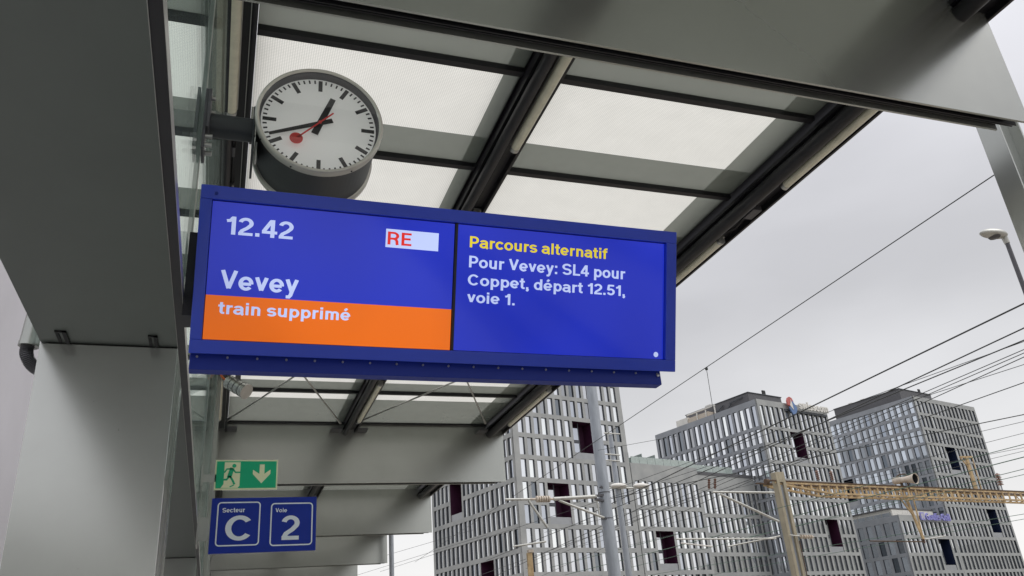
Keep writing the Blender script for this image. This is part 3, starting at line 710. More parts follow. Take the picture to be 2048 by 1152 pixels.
# security camera and ball lamp
cc = empty('canopy_loudspeaker', tuple(at(476, 770, Y=12.6)), 'grey ribbed cylindrical speaker hanging below the display by an orange cable', 'loudspeaker')
k0 = at(458, 764, Y=12.6); k1 = at(492, 783, Y=12.4); dk = (k1-k0).normalized()
MB().tube(k0, k1, .108, n=24).build('barrel', M['panel'], cc)
MB().tube(k1-dk*.02, k1+dk*.012, .12, n=24).build('front_ring', M['alu'], cc)
for s in (.25, .5, .75): MB().tube(k0.lerp(k1, s), k0.lerp(k1, s)+dk*.008, .113, n=24).build('rib', M['steel_mid'], cc)
MB().bar(k0.lerp(k1, .5)+Vector((0, 0, .08)), k0.lerp(k1, .5)+Vector((0, 0, .60)), .08, .03).build('yoke', M['steel_mid'], cc)
MB().path([at(440, 744, Y=12.6), at(444, 754, Y=12.6), at(451, 760, Y=12.6), k0+Vector((0, 0, .02))], .017).build('orange_cable', M['orange'], cc)
bl = empty('ball_lamp', (2.5, 23.6, 3.6), 'small round ball lamp under the second hanging fascia with its conduit', 'lamp')
c_ = at(630, 971, Y=23.6); MB().lathe(c_, (0, 0, 1), [(-.08*math.cos(a*math.pi/8), .08*math.sin(a*math.pi/8)+.0001) for a in range(9)], 16).build('globe', M['alu'], bl)
MB().tube(at(575, 967, Y=23.6), at(860, 962, Y=23.6), .02, n=8).build('conduit', M['galv_light'], bl)

# ================================================================== BUILDINGS
def winmesh(w, h, d, gm):
    """window in its opening: reveal lining and glass, front plane at y=0"""
    me = bpy.data.meshes.new('window'); t_ = .03; g_ = d-.10
    v = []; f = []; mi = []
    def quad(a, m_): n = len(v); v.extend(a); f.append((n, n+1, n+2, n+3)); mi.append(m_)
    x0, x1, z0, z1 = .001, w-.001, -h+.001, -.001
    quad([(x0, .02, z0), (x0, .02, z1), (x0, d, z1), (x0, d, z0)], 0)
    quad([(x1, .02, z0), (x1, d, z0), (x1, d, z1), (x1, .02, z1)], 0)
    quad([(x0, .02, z1), (x1, .02, z1), (x1, d, z1), (x0, d, z1)], 0)
    quad([(x0, .02, z0), (x0, d, z0), (x1, d, z0), (x1, .02, z0)], 0)
    quad([(x0, g_, z0), (x1, g_, z0), (x1, g_, z1), (x0, g_, z1)], 1)
    fx = .02
    quad([(x0, g_-.03, z0), (x0+fx, g_-.03, z0), (x0+fx, g_-.03, z1), (x0, g_-.03, z1)], 0)
    quad([(x1-fx, g_-.03, z0), (x1, g_-.03, z0), (x1, g_-.03, z1), (x1-fx, g_-.03, z1)], 0)
    quad([(x0, g_-.03, z0), (x1, g_-.03, z0), (x1, g_-.03, z0+fx), (x0, g_-.03, z0+fx)], 0)
    me.from_pydata(v, [], f); me.materials.append(M['reveal']); me.materials.append(gm)
    for i, p_ in enumerate(me.polygons): p_.material_index = mi[i]
    return me
class Local:
    """face frame: x along the face, y into the building, z up; origin at the face's left end seen from outside"""
    def __init__(s, o, ang): s.o = Vector(o); s.a = ang; s.m = Matrix.Rotation(ang, 3, 'Z')
    def p(s, x, y, z): return s.o+s.m @ Vector((x, y, z))
D = .36
def face(root, L, width, ncol, margin, rows, ztop, zbot, wfac, fm, gm, logg=(), lcol='maroon', jit=.0):
    """rows: list of (top, height). Facade wall as spandrels and piers with real openings, each window a part"""
    q = MB(); off = Vector(root.location)
    pitch = (width-2*margin)/ncol; ww = pitch*wfac; x0s = [margin+i*pitch+(pitch-ww)/2 for i in range(ncol)]
    def bx(a, b_, y0, y1, c, d):
        k = MB().box(a, b_, y0, y1, c, d); q.add([L.p(*v) for v in k.v], k.f)
    lset = {}
    for (c0, nc, r0, nr) in logg:
        for r in range(r0, r0+nr):
            for c in range(c0, c0+nc): lset[(r, c)] = 1
    prev = ztop
    for r, (zt, h) in enumerate(rows):
        segs = [(0, width)]
        # spandrel above this row, interrupted inside a loggia that also covers the row above
        for (c0, nc, r0, nr) in logg:
            if r0 < r < r0+nr:
                a, b_ = x0s[c0], x0s[c0+nc-1]+ww
                ns = []
                for (s0, s1) in segs:
                    if s0 < a and b_ < s1: ns += [(s0, a), (b_, s1)]
                    else: ns.append((s0, s1))
                segs = ns
        for s0, s1 in segs: bx(s0, s1, 0, D, zt, prev)
        prev = zt-h
        # piers
        xs = [0]
        i = 0
        pr = [(0, x0s[0])]+[(x0s[k]+ww, x0s[k+1]) for k in range(ncol-1)]+[(x0s[-1]+ww, width)]
        for k, (a, b_) in enumerate(pr):
            if (r, k-1) in lset and (r, k) in lset: continue
            bx(a, b_, 0, D, prev, zt)
    bx(0, width, 0, D, zbot, prev)
    q.build('facade_wall', fm, root)
    # windows
    wms = {}
    stuff = MB()
    for r, (zt, h) in enumerate(rows):
        for c in range(ncol):
            if (r, c) in lset: continue
            if zt > 9.:
                key = round(h, 2)
                if key not in wms: wms[key] = winmesh(ww, h, D, gm)
                o = inst('window', wms[key], root, L.p(x0s[c], 0, zt)-off, L.a)
            else:
                k = MB().box(x0s[c]+.001, x0s[c]+ww-.001, D-.12, D-.10, zt-h+.001, zt-.001); stuff.add([L.p(*v) for v in k.v], k.f)
    if stuff.v: tag(stuff.build('window', gm, root), kind='stuff')
    # loggias
    for (c0, nc, r0, nr) in logg:
        a, b_ = x0s[c0]+.002, x0s[c0+nc-1]+ww-.002; zt = rows[r0][0]-.002; zb = rows[r0+nr-1][0]-rows[r0+nr-1][1]+.002
        lg = MB(); dd_ = 2.6
        def wq(pts, mb): mb.add([L.p(*v) for v in pts], [(0, 1, 2, 3)])
        wq([(a, dd_, zb), (b_, dd_, zb), (b_, dd_, zt), (a, dd_, zt)], lg)
        wq([(a, .05, zb), (a, dd_, zb), (a, dd_, zt), (a, .05, zt)], lg); wq([(b_, .05, zb), (b_, dd_, zb), (b_, dd_, zt), (b_, .05, zt)], lg)
        wq([(a, .05, zt), (b_, .05, zt), (b_, dd_, zt), (a, dd_, zt)], lg); wq([(a, .05, zb), (b_, .05, zb), (b_, dd_, zb), (a, dd_, zb)], lg)
        lo = lg.build('loggia', M[lcol], root)
        bl_ = MB(); k = MB().box(a, b_, .12, .17, zb, zb+1.15); bl_.add([L.p(*v) for v in k.v], k.f); bl_.build('balustrade', M['balus'], lo, local=False)
        gl_ = MB()
        k = MB().box(a+.1, a+(b_-a)*.40, .9, .95, zb+1.2, zb+3.0); k2 = MB().box(a+.1, a+(b_-a)*.40, .9, .95, zb+3.6, zt-1.0); gl_.add([L.p(*v) for v in k2.v], k2.f); gl_.add([L.p(*v) for v in k.v], k.f)
        if abs(L.a-AF) > .1: continue
        gl_.build('glazed_door', gm, lo)
        mu = MB(); k = MB().box(a+(b_-a)*.41, a+(b_-a)*.41+.14, .88, 1.0, zb+.01, zt-.01); mu.add([L.p(*v) for v in k.v], k.f)
        k = MB().box(a+.01, a+(b_-a)*.41-.01, .88, 1.0, zb+3.1, zb+3.5); mu.add([L.p(*v) for v in k.v], k.f)
        mu.build('mullion', M['reveal'], lo)
def uw(u, w, z=0): v = U*u+W*w; return Vector((v.x, v.y, z))
WF = 109.2
def rowlist(top, pitch, h, first=None):
    rows = []; z = top
    if first: rows.append((z, first)); z -= first+(pitch-h)
    while z-h > -2.0: rows.append((z, h)); z -= pitch
    return rows
def core(root, u0, u1, w0, w1, ztop, m=None, name='core'):
    q = MB(); k = MB().box(u0, u1, w0, w1, GZ+.02, ztop)
    q.add([uw(v.x, v.y, v.z) for v in k.v], k.f); return q.build(name, m or M['reveal'], root)
def ubox(root, name, m, u0, u1, w0, w1, z0, z1):
    k = MB().box(u0, u1, w0, w1, z0, z1); q = MB().add([uw(v.x, v.y, v.z) for v in k.v], k.f); return q.build(name, m, root)
AF = TH; AS = TH-math.pi/2
def bldg(name, label, u0, u1, w0, w1, zroof, cat='building', group=None):
    return empty(name, tuple(uw((u0+u1)/2, (w0+w1)/2, GZ)), label, cat, group)
# --- first tower, behind the galvanised mast
T1 = bldg('office_tower', 'grey gridded office tower directly behind the galvanised mast, with maroon loggias', 77.55, 103.1, WF, 137.6, 54, 'building', 'grey gridded office blocks')
r1 = [(z+3.75*4, h) for z, h in rowlist(37.85, 3.75, 3.05)]
r1 = rowlist(37.85+3.75*4, 3.75, 3.0)
# rows: 52.85 49.1 45.35 41.6 37.85 34.1 30.35 26.6 22.85 19.1 15.35 ...
face(T1, Local(uw(77.55, WF), AF), 25.5, 14, .85, r1, 54.4, GZ+.02, .66, M['facade'], M['winglass'], [(7, 3, 4, 2), (3, 3, 7, 2)])
face(T1, Local(uw(77.55, 137.6), AS), 28.4-.001, 18, .5, r1, 54.4, GZ+.02, .66, M['facade'], M['winglass'], [(4, 3, 6, 2), (10, 3, 10, 2)])
core(T1, 77.55+D+2.7, 103.05, WF+D+2.7, 137.5, 54.2, M['roofgrey'])
ubox(T1, 'end_wall', M['facade'], 103.051, 103.35, WF+.55, 137.5, GZ+.03, 54.3)
ubox(T1, 'side_lining', M['reveal'], 77.55+D+2.7, 77.6+D+2.8, WF+D+.1, 137.4, GZ+.03, 54.1)
# --- low wing between the towers
W1 = bldg('office_wing', 'long lower grey wing joining the first tower, glass railing on its roof', 103.4, 120.7, WF, 125, 31, 'building', 'grey gridded office blocks')
r2 = rowlist(26.6+.0, 3.75, 3.0); r2 = [(30.0, 3.0)][0:0]+r2
r2[0] = (28.0, 4.4)
face(W1, Local(uw(103.4, WF+.15), AF), 17.3, 10, .25, r2, 31.2, GZ+.02, .66, M['facade'], M['winglass'], [(2, 3, 2, 2)])
core(W1, 103.41, 120.69, WF+D+2.9, 125, 31.0, M['roofgrey'])
for k in range(8): ubox(W1, 'roof_railing', M['rail_glass'], 104.0+k*2.05, 105.95+k*2.05, WF+.4, WF+.46, 31.22, 32.5)
for k in range(3): ubox(W1, 'railing_fin', M['rail_glass'], 104.2+k*3.4, 104.27+k*3.4, WF+1.2, WF+6.5, 31.22, 33.4)
W2 = bldg('office_wing', 'set back lower grey wing running into the second tower behind the concrete mast', 120.75, 142.9, 114.1, 128, 31, 'building', 'grey gridded office blocks')
face(W2, Local(uw(120.75, 114.1), AF), 22.2, 13, .3, r2, 31.2, GZ+.02, .66, M['facade'], M['winglass'])
core(W2, 120.76, 142.5, 114.1+D+.1, 128, 31.0, M['roofgrey'])
ubox(W2, 'roof_cap', M['roofgrey'], 120.76, 142.9, 114.05, 114.1+D+.1, 31.22, 31.9)
for k in range(7): ubox(W2, 'roof_railing', M['rail_glass'], 124.0+k*2.05, 125.95+k*2.05, 115.4, 115.46, 31.22, 33.6)
# --- second tower
T2 = bldg('office_tower', 'second grey gridded tower with a lit company emblem on its roof edge', 143, 168, WF, 141, 47.6, 'building', 'grey gridded office blocks')
r3 = rowlist(46.3, 3.75, 3.05, 4.55)
lz = r3
def near_row(rows, z): return min(range(len(rows)), key=lambda i: abs(rows[i][0]-z))
a_ = near_row(r3, 41.1); b_ = near_row(r3, 22.1)
face(T2, Local(uw(143.0, WF), AF), 24.8, 14, .45, r3, 47.6, GZ+.02, .66, M['facade'], M['winglass'], [(5, 3, a_, 2), (8, 3, b_, 2)])
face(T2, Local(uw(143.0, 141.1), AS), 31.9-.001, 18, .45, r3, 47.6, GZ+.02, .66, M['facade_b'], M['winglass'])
core(T2, 143+D+.003, 167.7, WF+D+2.7, 141, 47.4, M['roofgrey'])
ubox(T2, 'end_wall', M['facade'], 167.701, 167.85, WF+.55, 141, GZ+.03, 47.5)
ubox(T2, 'penthouse', M['roofgrey'], 147.2, 158.8, 114.3, 133.8, 47.42, 51.0)
ubox(T2, 'penthouse_eave', M['reveal'], 147.05, 158.95, 114.15, 133.95, 51.002, 51.16)
ubox(T2, 'plant_room', M['white'], 143.8, 147.0, 130.5, 134.2, 47.62, 49.3)
for w_ in (121.6, 124.4, 127.2): ubox(T2, 'white_frame_post', M['white'], 143.7, 143.9, w_, w_+.22, 47.62, 49.6)
ubox(T2, 'white_frame_beam', M['white'], 143.65, 143.95, 121.5, 130.4, 49.61, 49.9)
ubox(T2, 'roof_hatch', M['beige'], 143.9, 146.8, 124.0, 130.4, 47.62, 49.0)
for (a, b_2, c) in ((150.5, 121, .8), (149.5, 127.5, 1.2), (155, 117, .9)): ubox(T2, 'roof_vent', M['white'], a, a+1.6, b_2, b_2+1.8, 51.17, 51.17+c)
ubox(T2, 'floodlight', M['black'], 153.0, 154.0, 114.6, 114.9, 51.17, 52.3)
q = MB()
for (a0_, a1_) in (((119.0, 48.2), (126.5, 50.0)), ((121.0, 48.4), (119.2, 49.8)), ((124, 48.6), (121.8, 50.1)), ((119.5, 49.9), (115.8, 50.35)), ((126.5, 47.9), (122.5, 48.2))):
    q.bar(uw(146.6, a0_[0], a0_[1]), uw(146.9, a1_[0], a1_[1]), .18, .22)
q.build('sign_bracket', M['reveal'], T2)
# --- third tower
T3 = bldg('office_tower', 'third and farthest right grey gridded tower with dark blue loggias', 208, 239.3, WF, 136, 55.4, 'building', 'grey gridded office blocks')
r4 = rowlist(54.2, 3.95, 3.2)
a_ = near_row(r4, 42.4); b_ = near_row(r4, 26.6)
face(T3, Local(uw(208.0, WF), AF), 31.3, 16, .5, r4, 55.4, GZ+.02, .64, M['facade'], M['winglass'], [(4, 3, a_, 2), (10, 3, b_, 2)], 'navy')
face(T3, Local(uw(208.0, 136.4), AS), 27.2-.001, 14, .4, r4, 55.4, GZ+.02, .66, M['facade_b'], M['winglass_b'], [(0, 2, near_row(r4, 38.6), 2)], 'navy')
core(T3, 208+D+2.7, 239.2, WF+D+2.7, 136.3, 55.2, M['roofgrey'])
ubox(T3, 'end_wall', M['winglass_b'], 239.301, 239.4, WF+.6, 136, GZ+.03, 55.3)
ubox(T3, 'penthouse', M['roofgrey'], 210.5, 226.5, 113.8, 134.5, 55.22, 59.0)
ubox(T3, 'penthouse_eave', M['reveal'], 210.35, 226.65, 113.65, 134.65, 59.002, 59.15)
for (a, b_2) in ((213, 126), (213, 130)): ubox(T3, 'roof_vent', M['white'], a, a+1.4, b_2, b_2+1.2, 59.16, 60.1)
ubox(T3, 'floodlight', M['black'], 221.4, 222.3, 114.2, 114.5, 59.16, 60.3)
# --- low block
T4 = bldg('office_block', 'low grey block with pale roof fascia and purple lettering, beside the third tower', 186.1, 207.9, WF, 128, 24, 'building', 'grey gridded office blocks')
r5 = [r for r in r4 if r[0] < 23.4]
cf = near_row(r5, 18.3)
face(T4, Local(uw(186.1, WF), AF), 21.85, 11, .3, r5, 24.0, GZ+.02, .64, M['facade'], M['winglass'], [(7, 3, cf, 2)], 'navy')
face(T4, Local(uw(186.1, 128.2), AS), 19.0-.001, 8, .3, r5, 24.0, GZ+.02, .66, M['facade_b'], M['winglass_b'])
core(T4, 186.1+D+.003, 207.9, WF+D+2.7, 128.1, 23.8, M['roofgrey'])
ubox(T4, 'attic', M['roofgrey'], 187.5, 205.7, 111.7, 127.5, 23.82, 24.2)
ubox(T4, 'attic_glazing', M['winglass_b'], 187.4, 187.49, 111.8, 127.4, 23.9, 25.0)
ubox(T4, 'attic_wall', M['white'], 187.5, 205.7, 111.6, 127.5, 24.21, 25.75)
ubox(T4, 'attic_roof', M['roofgrey'], 187.0, 205.9, 111.4, 127.9, 25.76, 26.05)
for k in range(8): ubox(T4, 'glazing_bar', M['alu'], 187.30, 187.39, 111.9+k*2.2, 112.05+k*2.2, 23.9, 25.1)
for k in range(8):  # pale panels of the attic front
    ubox(T4, 'attic_panel', M['white'], 187.6+k*2.26, 189.8+k*2.26, 111.5, 111.59, 24.3, 25.7)

# company sign on the second tower
sg = empty('roof_sign', tuple(uw(160, 108.4, 46.2)), 'white company name with red and blue emblem on the second tower roof edge', 'sign')
SGL = Vector(sg.location)
def fsign(p): v = uw(p.x, 108.6+p.y, p.z); return v-SGL
def thick(objs):
    for o_l in objs:
        md = o_l.modifiers.new('thickness', 'SOLIDIFY'); md.thickness = .3; md.offset = 0
thick(text('swisscom', M['white'], sg, (156.2, 166.9, 46.35, 48.2), 0, depth=.35, frame=fsign))
q = MB(); k = MB().box(152.0, 167.2, .35, .55, 45.7, 46.2); q.add([fsign(v)+SGL for v in k.v], k.f); q.build('sign_rail', M['reveal'], sg)
def blob(poly, m, y0, y1, nm):
    k = MB().prism(poly, y0, y1); q = MB().add([fsign(v)+SGL for v in k.v], k.f); q.build(nm, m, sg)
top = [(152.55, 47.0), (152.5, 47.9), (152.9, 48.6), (153.6, 48.95), (154.4, 48.7), (154.75, 48.0), (154.75, 47.3), (154.3, 47.0), (153.6, 46.6)]
blob(top, M['logo_red'], -.3, 0, 'emblem_red')
blob([(154.35, 48.2), (154.76, 47.6), (155.6, 46.6), (155.45, 45.9), (154.7, 45.0), (154.1, 44.6), (153.4, 45.4), (153.0, 46.3), (153.3, 46.8), (153.9, 47.0)], M['logo_blue'], -.32, -.02, 'emblem_blue')
blob([(153.8, 48.3), (154.05, 47.4), (154.1, 46.6), (154.15, 45.9), (153.6, 46.4), (153.2, 46.95), (153.5, 47.4)], M['white'], -.40, -.33, 'emblem_flare')
# purple sign
sp_ = empty('roof_sign', tuple(uw(200, 109., 24)), 'purple lettering along the front roof edge of the low block', 'sign')
SPL = Vector(sp_.location)
def fp(p): v = uw(p.x, 108.9+p.y, p.z); return v-SPL
thick(text('Goulis-Onil', M['purple'], sp_, (196.6, 207.4, 22.9, 24.6), 0, depth=.3, frame=fp))
k = MB().box(194.6, 196.2, -.3, 0, 22.9, 24.7); MB().add([fp(v)+SPL for v in k.v], k.f).build('sign_logo', M['purple'], sp_)
for k_ in range(3):
    k = MB().box(194.85+.42*k_, 195.05+.42*k_, -.36, -.305, 23.1+.3*(k_ % 2), 24.4); MB().add([fp(v)+SPL for v in k.v], k.f).build('logo_stroke', M['white'], sp_)

# ================================================================== RAILWAY MASTS
def Z0(p): return Vector((p.x, p.y, GZ+.16))
# galvanised mast
m1 = empty('catenary_mast', (10.9, 22.5, GZ+.15), 'thick galvanised catenary mast in front of the first tower', 'catenary mast')
MB().tube((10.93, 22.5, GZ+.15), (10.88, 22.5, 12.), .21, .135, n=24).build('pole', M['galv'], m1)
Yc = 22.4
def A(x, y, Y=Yc): return at(x, y, Y=Y)
MB().tube(A(1010, 999), A(1060, 998.5), .035, n=10).build('top_tube_tip', M['galv_light'], m1)
MB().tube(A(1107, 998), A(1192, 993), .055, n=12).build('top_tube', M['galv_light'], m1)
ins = MB(); i0 = A(1060, 998.5); i1 = A(1107, 998); di = (i1-i0).normalized()
ins.tube(i0, i1, .035, n=10)
for s in (.3, .4, .5, .6, .7, .8): ins.tube(i0.lerp(i1, s)-di*.022, i0.lerp(i1, s)+di*.022, .095, n=16)
ins.build('insulator', M['beige'], m1)
MB().tube(A(1118, 1001), A(1212, 1037), .036, n=10).build('stay_tube', M['galv_light'], m1)
MB().tube(A(1192, 993), A(1200, 1035), .030, n=8).build('vertical_stay', M['galv_light'], m1)
MB().path([A(1057, 1001), A(1095, 1055)], .038, 10).build('drop_tube', M['galv_light'], m1)
MB().tube(A(1095, 1055), A(1097, 1088), .016, n=8).build('dropper', M['galv'], m1)
MB().tube(A(1027, 1093), A(1092, 1083), .026, n=8).build('steady_arm', M['galv_light'], m1)
for (a, b_) in (((1190, 992), (1207, 990)), ((1190, 998), (1207, 1002)), ((1208, 1036), (1216, 1040)), ((1200, 973), (1208, 978))):
    MB().bar(A(*a), A(*b_), .10, .06).build('clamp', M['steel_mid'], m1)
for y in (985, 1037): 
    c_ = A(1208 if y < 1000 else 1216, y); MB().tube((10.9, 22.5, c_.z), (10.9, 22.5, c_.z+.02), .19, n=24).build('band', M['steel_mid'], m1)
# slimmer mast with two lamps
YL = 28.
d_ = ray(1230, 960); m2x = .506*YL
m2 = empty('lamp_mast', (m2x, YL, GZ+.15), 'slim galvanised lamp mast with two pale lamp heads behind the thick mast', 'lamp mast')
MB().tube((m2x, YL, GZ+.15), (m2x-.03, YL, at(1223, 870, Y=YL).z), .15, .085, n=20).build('pole', M['galv'], m2)
MB().tube(at(1204, 976, Y=YL-.2), at(1296, 976, Y=YL-.2), .03, n=8).build('lamp_arm', M['galv_light'], m2)
def lamphead(c, sx, parent, m, s=1., nm='lamp_head', vx=Vector((1, 0, 0))):
    q = MB(); n1, n2 = 20, 8; vs = []; fs = []
    for j in range(n2+1):
        th = math.pi*j/n2
        for i in range(n1):
            ph = 2*math.pi*i/n1
            x = math.sin(th)*math.cos(ph); y = math.sin(th)*math.sin(ph); z = math.cos(th)
            zz = z*(.13 if z > 0 else .085)
            vs.append(c+vx*(x*.42*s*(1.0+.12*x*sx))+Vector((0, 0, 1)).cross(vx)*(y*.17*s)+Vector((0, 0, zz*s)))
    for j in range(n2):
        for i in range(n1): fs.append((j*n1+i, j*n1+(i+1) % n1, (j+1)*n1+(i+1) % n1, (j+1)*n1+i))
    q.add(vs, fs, True); return q.build(nm, m, parent)
lamphead(at(1236, 972, Y=YL-.2), 1, m2, M['white'], .85); lamphead(at(1281, 972, Y=YL-.2), 1, m2, M['white'], .85)
for yy in (866, 908, 920): MB().tube(at(1208, yy, Y=YL-.1), at(1240, yy+2, Y=YL-.1), .025, n=8).build('cross_arm', M['galv_light'], m2)
# thin pole behind the far fascias
tp = empty('mast', (5.9, 30, GZ+.15), 'thin grey pole seen beyond the far hanging fascias', 'mast')
MB().tube((5.9, 30, GZ+.15), (5.88, 30, 7.), .085, n=14).build('pole', M['galv'], tp)
# rusty yellow post
yp = empty('signal_post', (8.9, 24, GZ+.15), 'short orange yellow post low in front of the first tower', 'post')
MB().box(8.82, 8.98, 23.95, 24.05, GZ+.15, 2.90).build('post_body', M['rust'], yp, bevel=.01)
MB().box(8.79, 8.92, 23.90, 23.945, 2.2, 2.5).build('post_plate', M['rust'], yp)
MB().box(8.86, 9.02, 23.93, 24.07, 2.905, 2.99).build('post_cap', M['beige'], yp)
# concrete mast and gantry
cpx, cpy = 18.25, 23.8
cm = empty('concrete_mast', (cpx, cpy, GZ+.15), 'weathered beige concrete mast carrying the rusty gantry', 'mast')
q = MB(); zt = 5.22
for (sx) in (-1, 1): q.box(cpx+sx*.125-.055, cpx+sx*.125+.055, cpy-.14, cpy+.14, GZ+.15, zt)
q.build('flange', M['concrete'], cm, bevel=.01)
MB().box(cpx-.069, cpx+.069, cpy-.06, cpy+.06, GZ+.16, zt-.35).build('web', M['galv'], cm)
MB().box(cpx-.068, cpx+.068, cpy-.139, cpy+.139, zt-.349, zt).build('head_block', M['concrete'], cm)
MB().tube((cpx+.20, cpy-.16, GZ+.15), (cpx+.20, cpy-.16, 2.9), .02, n=8).build('cable_pipe', M['rust_dark'], cm)
C = lambda x, y: at(x, y, Y=23.6)
MB().tube(C(1425, 984), C(1548, 985), .034, n=10).build('top_tube', M['galv_light'], cm)
MB().tube(C(1440, 988), C(1558, 1043), .04, n=10).build('stay_tube', M['galv_light'], cm)
MB().tube(C(1352, 1078), C(1552, 1077), .028, n=10).build('lower_tube', M['galv_light'], cm)
MB().tube(C(1362, 1086), C(1425, 1093), .022, n=8).build('steady_arm', M['white'], cm)
MB().tube(C(1455, 1093), C(1560, 1072), .022, n=8).build('steady_arm', M['galv_light'], cm)
def ribbed(a, b_, r, parent, m, nr=5, nm='insulator', core_r=.025):
    q = MB(); q.tube(a, b_, core_r, n=8); d = (b_-a).normalized(); L_ = (b_-a).length
    for k in range(nr):
        c = a.lerp(b_, (k+.7)/(nr+.4)); q.tube(c-d*L_*.06, c+d*L_*.06, r, r*.6, n=14)
    return q.build(nm, m, parent)
ribbed(C(1600, 1073), C(1627, 1074), .075, cm, M['beige'])
MB().tube(C(1580, 1070), C(1603, 1073), .02, n=8).build('insulator_rod', M['galv_light'], cm)
ribbed(C(1418, 958), C(1418, 978), .055, cm, M['ceramic'], 4); ribbed(C(1430, 957), C(1430, 978), .055, cm, M['ceramic'], 4)
# gantry
GA = Vector((18.0, 23.72, 4.93)); gd = (at(2048, 985, Z=4.93)-at(1540, 963, Z=4.93)); gd.z = 0; gd.normalize()
gp = Vector((-gd.y, gd.x, 0))
ga = empty('lattice_gantry', tuple(GA), 'rusty yellow lattice gantry spanning right from the concrete mast', 'gantry')
GAL = 24.; hh = .38
def gpt(s, z, side): return GA+gd*s+gp*side+Vector((0, 0, z))
def depth_at(s): return .10+(hh-.10)*min(1, max(0, (s-.6)/2.2))
for side in (0, .5):
    MB().bar(gpt(-.35, 0, side), gpt(GAL, 0, side), .10, .035).build('top_chord', M['rust_dark'], ga)
    MB().bar(gpt(0, -.06, side-.02 if side == 0 else side+.02), gpt(GAL, -.06, side-.02 if side == 0 else side+.02), .02, .06).build('top_angle', M['rust'], ga)
    bc = MB(); bc.bar(gpt(.2, -.10, side), gpt(2.8, -hh, side), .09, .06); bc.bar(gpt(2.8, -hh, side), gpt(GAL, -hh, side), .09, .06); bc.build('bottom_chord', M['rust'], ga)
MB().tube(gpt(-.42, -.04, .0), gpt(-.30, -.04, 0), .09, n=12).build('end_bolt', M['rust_dark'], ga)
k = 0; s = .9
while s < GAL-.2:
    for side in (0, .5):
        dpt = depth_at(s); MB().bar(gpt(s, -.02, side), gpt(s, -dpt+.02, side), .07, .03).build('strut', M['rust'], ga)
    dpt = depth_at(s)
    MB().bar(gpt(s, -.03-dpt+.06, 0), gpt(s+.25, -.03-dpt+.06, .5), .04, .02).build('cross_tie', M['rust'], ga)
    if k % 3 == 2: MB().bar(gpt(s+.03, -.05, .5), gpt(s+.40, -depth_at(s+.4)+.03, .5), .03, .03).build('diagonal', M['rust'], ga)
    s += .45; k += 1
# horn loudspeaker on the gantry
sps = 0
hs = empty('horn_loudspeaker', tuple(gpt(7.2, .05, .2)), 'pink beige horn loudspeaker mounted on top of the rusty gantry', 'loudspeaker')
hY = None
hc = at(1812, 962, Y=gpt(7.2, 0, .2).y)
h1 = at(1831, 957, Y=hc.y-.75); h0 = at(1788, 962, Y=hc.y+.15); hdv = (h1-h0).normalized()
L_ = (h1-h0).length
MB().lathe(h0, hdv, [(0, .0001), (0, .13), (L_*.25, .15), (L_*.3, .11), (L_*.45, .11), (L_*.75, .14), (L_, .20), (L_+.01, .21), (L_, .19), (L_*.8, .13), (L_*.55, .05), (L_*.5, .0001)], 28).build('horn', M['beige'], hs)
MB().lathe(h0, hdv, [(L_*.985, .186), (L_*.8, .125), (L_*.55, .055), (L_*.52, .0001)], 28).build('horn_throat', M['steel_dark'], hs)
for s_ in (.3, .6): MB().bar(h0.lerp(h1, s_)-Vector((0, 0, .05)), h0.lerp(h1, s_)-Vector((0, 0, .36)), .05, .04).build('bracket', M['rust_dark'], hs)
MB().path([h0.lerp(h1, .15)+Vector((0, 0, .15)), h0.lerp(h1, .35)+Vector((0, 0, .22)), h0.lerp(h1, .6)+Vector((0, 0, .21)), h0.lerp(h1, .75)-Vector((0, 0, .1))], .025).build('cable', M['rust_dark'], hs)
# T-shaped frame and insulators on the gantry
def gs_at(px_): # distance along gantry for image column
    best = min(range(0, 2400), key=lambda i: abs(proj(gpt(i*.01, 0, 0))[0]-px_)); return best*.01
def proj(P): c = CM.transposed() @ P; return (1024+c.x/-c.z*FPX, 576-c.y/-c.z*FPX)
s1 = gs_at(1962); tb = empty('bracket_frame', tuple(gpt(s1, .03, .2)), 'rusty T shaped bracket frame standing on the gantry', 'bracket')
base = gpt(s1, .03, .2); ht = at(1948, 914, Y=base.y).z-base.z
MB().bar(base, base+Vector((0, 0, ht)), .11, .10).build('upright', M['rust'], tb)
MB().bar(base+Vector((-.34, 0, ht)), base+Vector((.34, 0, ht)), .06, .07).build('cross_arm', M['rust'], tb)
MB().bar(base+Vector((-.34, 0, ht)), base+Vector((-.06, 0, ht-.4)), .04, .05).build('brace', M['rust'], tb)
MB().bar(base+Vector((.34, 0, ht)), base+Vector((.30, 0, .0)), .03, .03).build('brace', M['rust'], tb)
s2 = gs_at(2010); ib = gpt(s2, .03, .1); iz = empty('post_insulator', tuple(ib), 'brown ribbed post insulator on the gantry near the right edge', 'insulator')
MB().tube(ib, ib+Vector((0, 0, .22)), .03, n=8).build('pin', M['galv'], iz)
ribbed(ib+Vector((0, 0, .2)), ib+Vector((0, 0, .75)), .13, iz, M['ceramic'], 5, 'ceramic')
for nm_, px_, lb in (('a', 1643, 'brown ribbed insulator on the gantry just right of the concrete mast'), ('b', 1672, 'brown ribbed insulator on the gantry, second right of the concrete mast')):
    s3 = gs_at(px_); ib = gpt(s3, .03, .1); iz = empty('post_insulator', tuple(ib), lb, 'insulator', 'insulators standing on the gantry')
    MB().tube(ib, ib+Vector((0, 0, .1)), .03, n=8).build('pin', M['galv'], iz)
    ribbed(ib+Vector((0, 0, .08)), ib+Vector((0, 0, .45)), .075, iz, M['ceramic'], 5, 'ceramic')
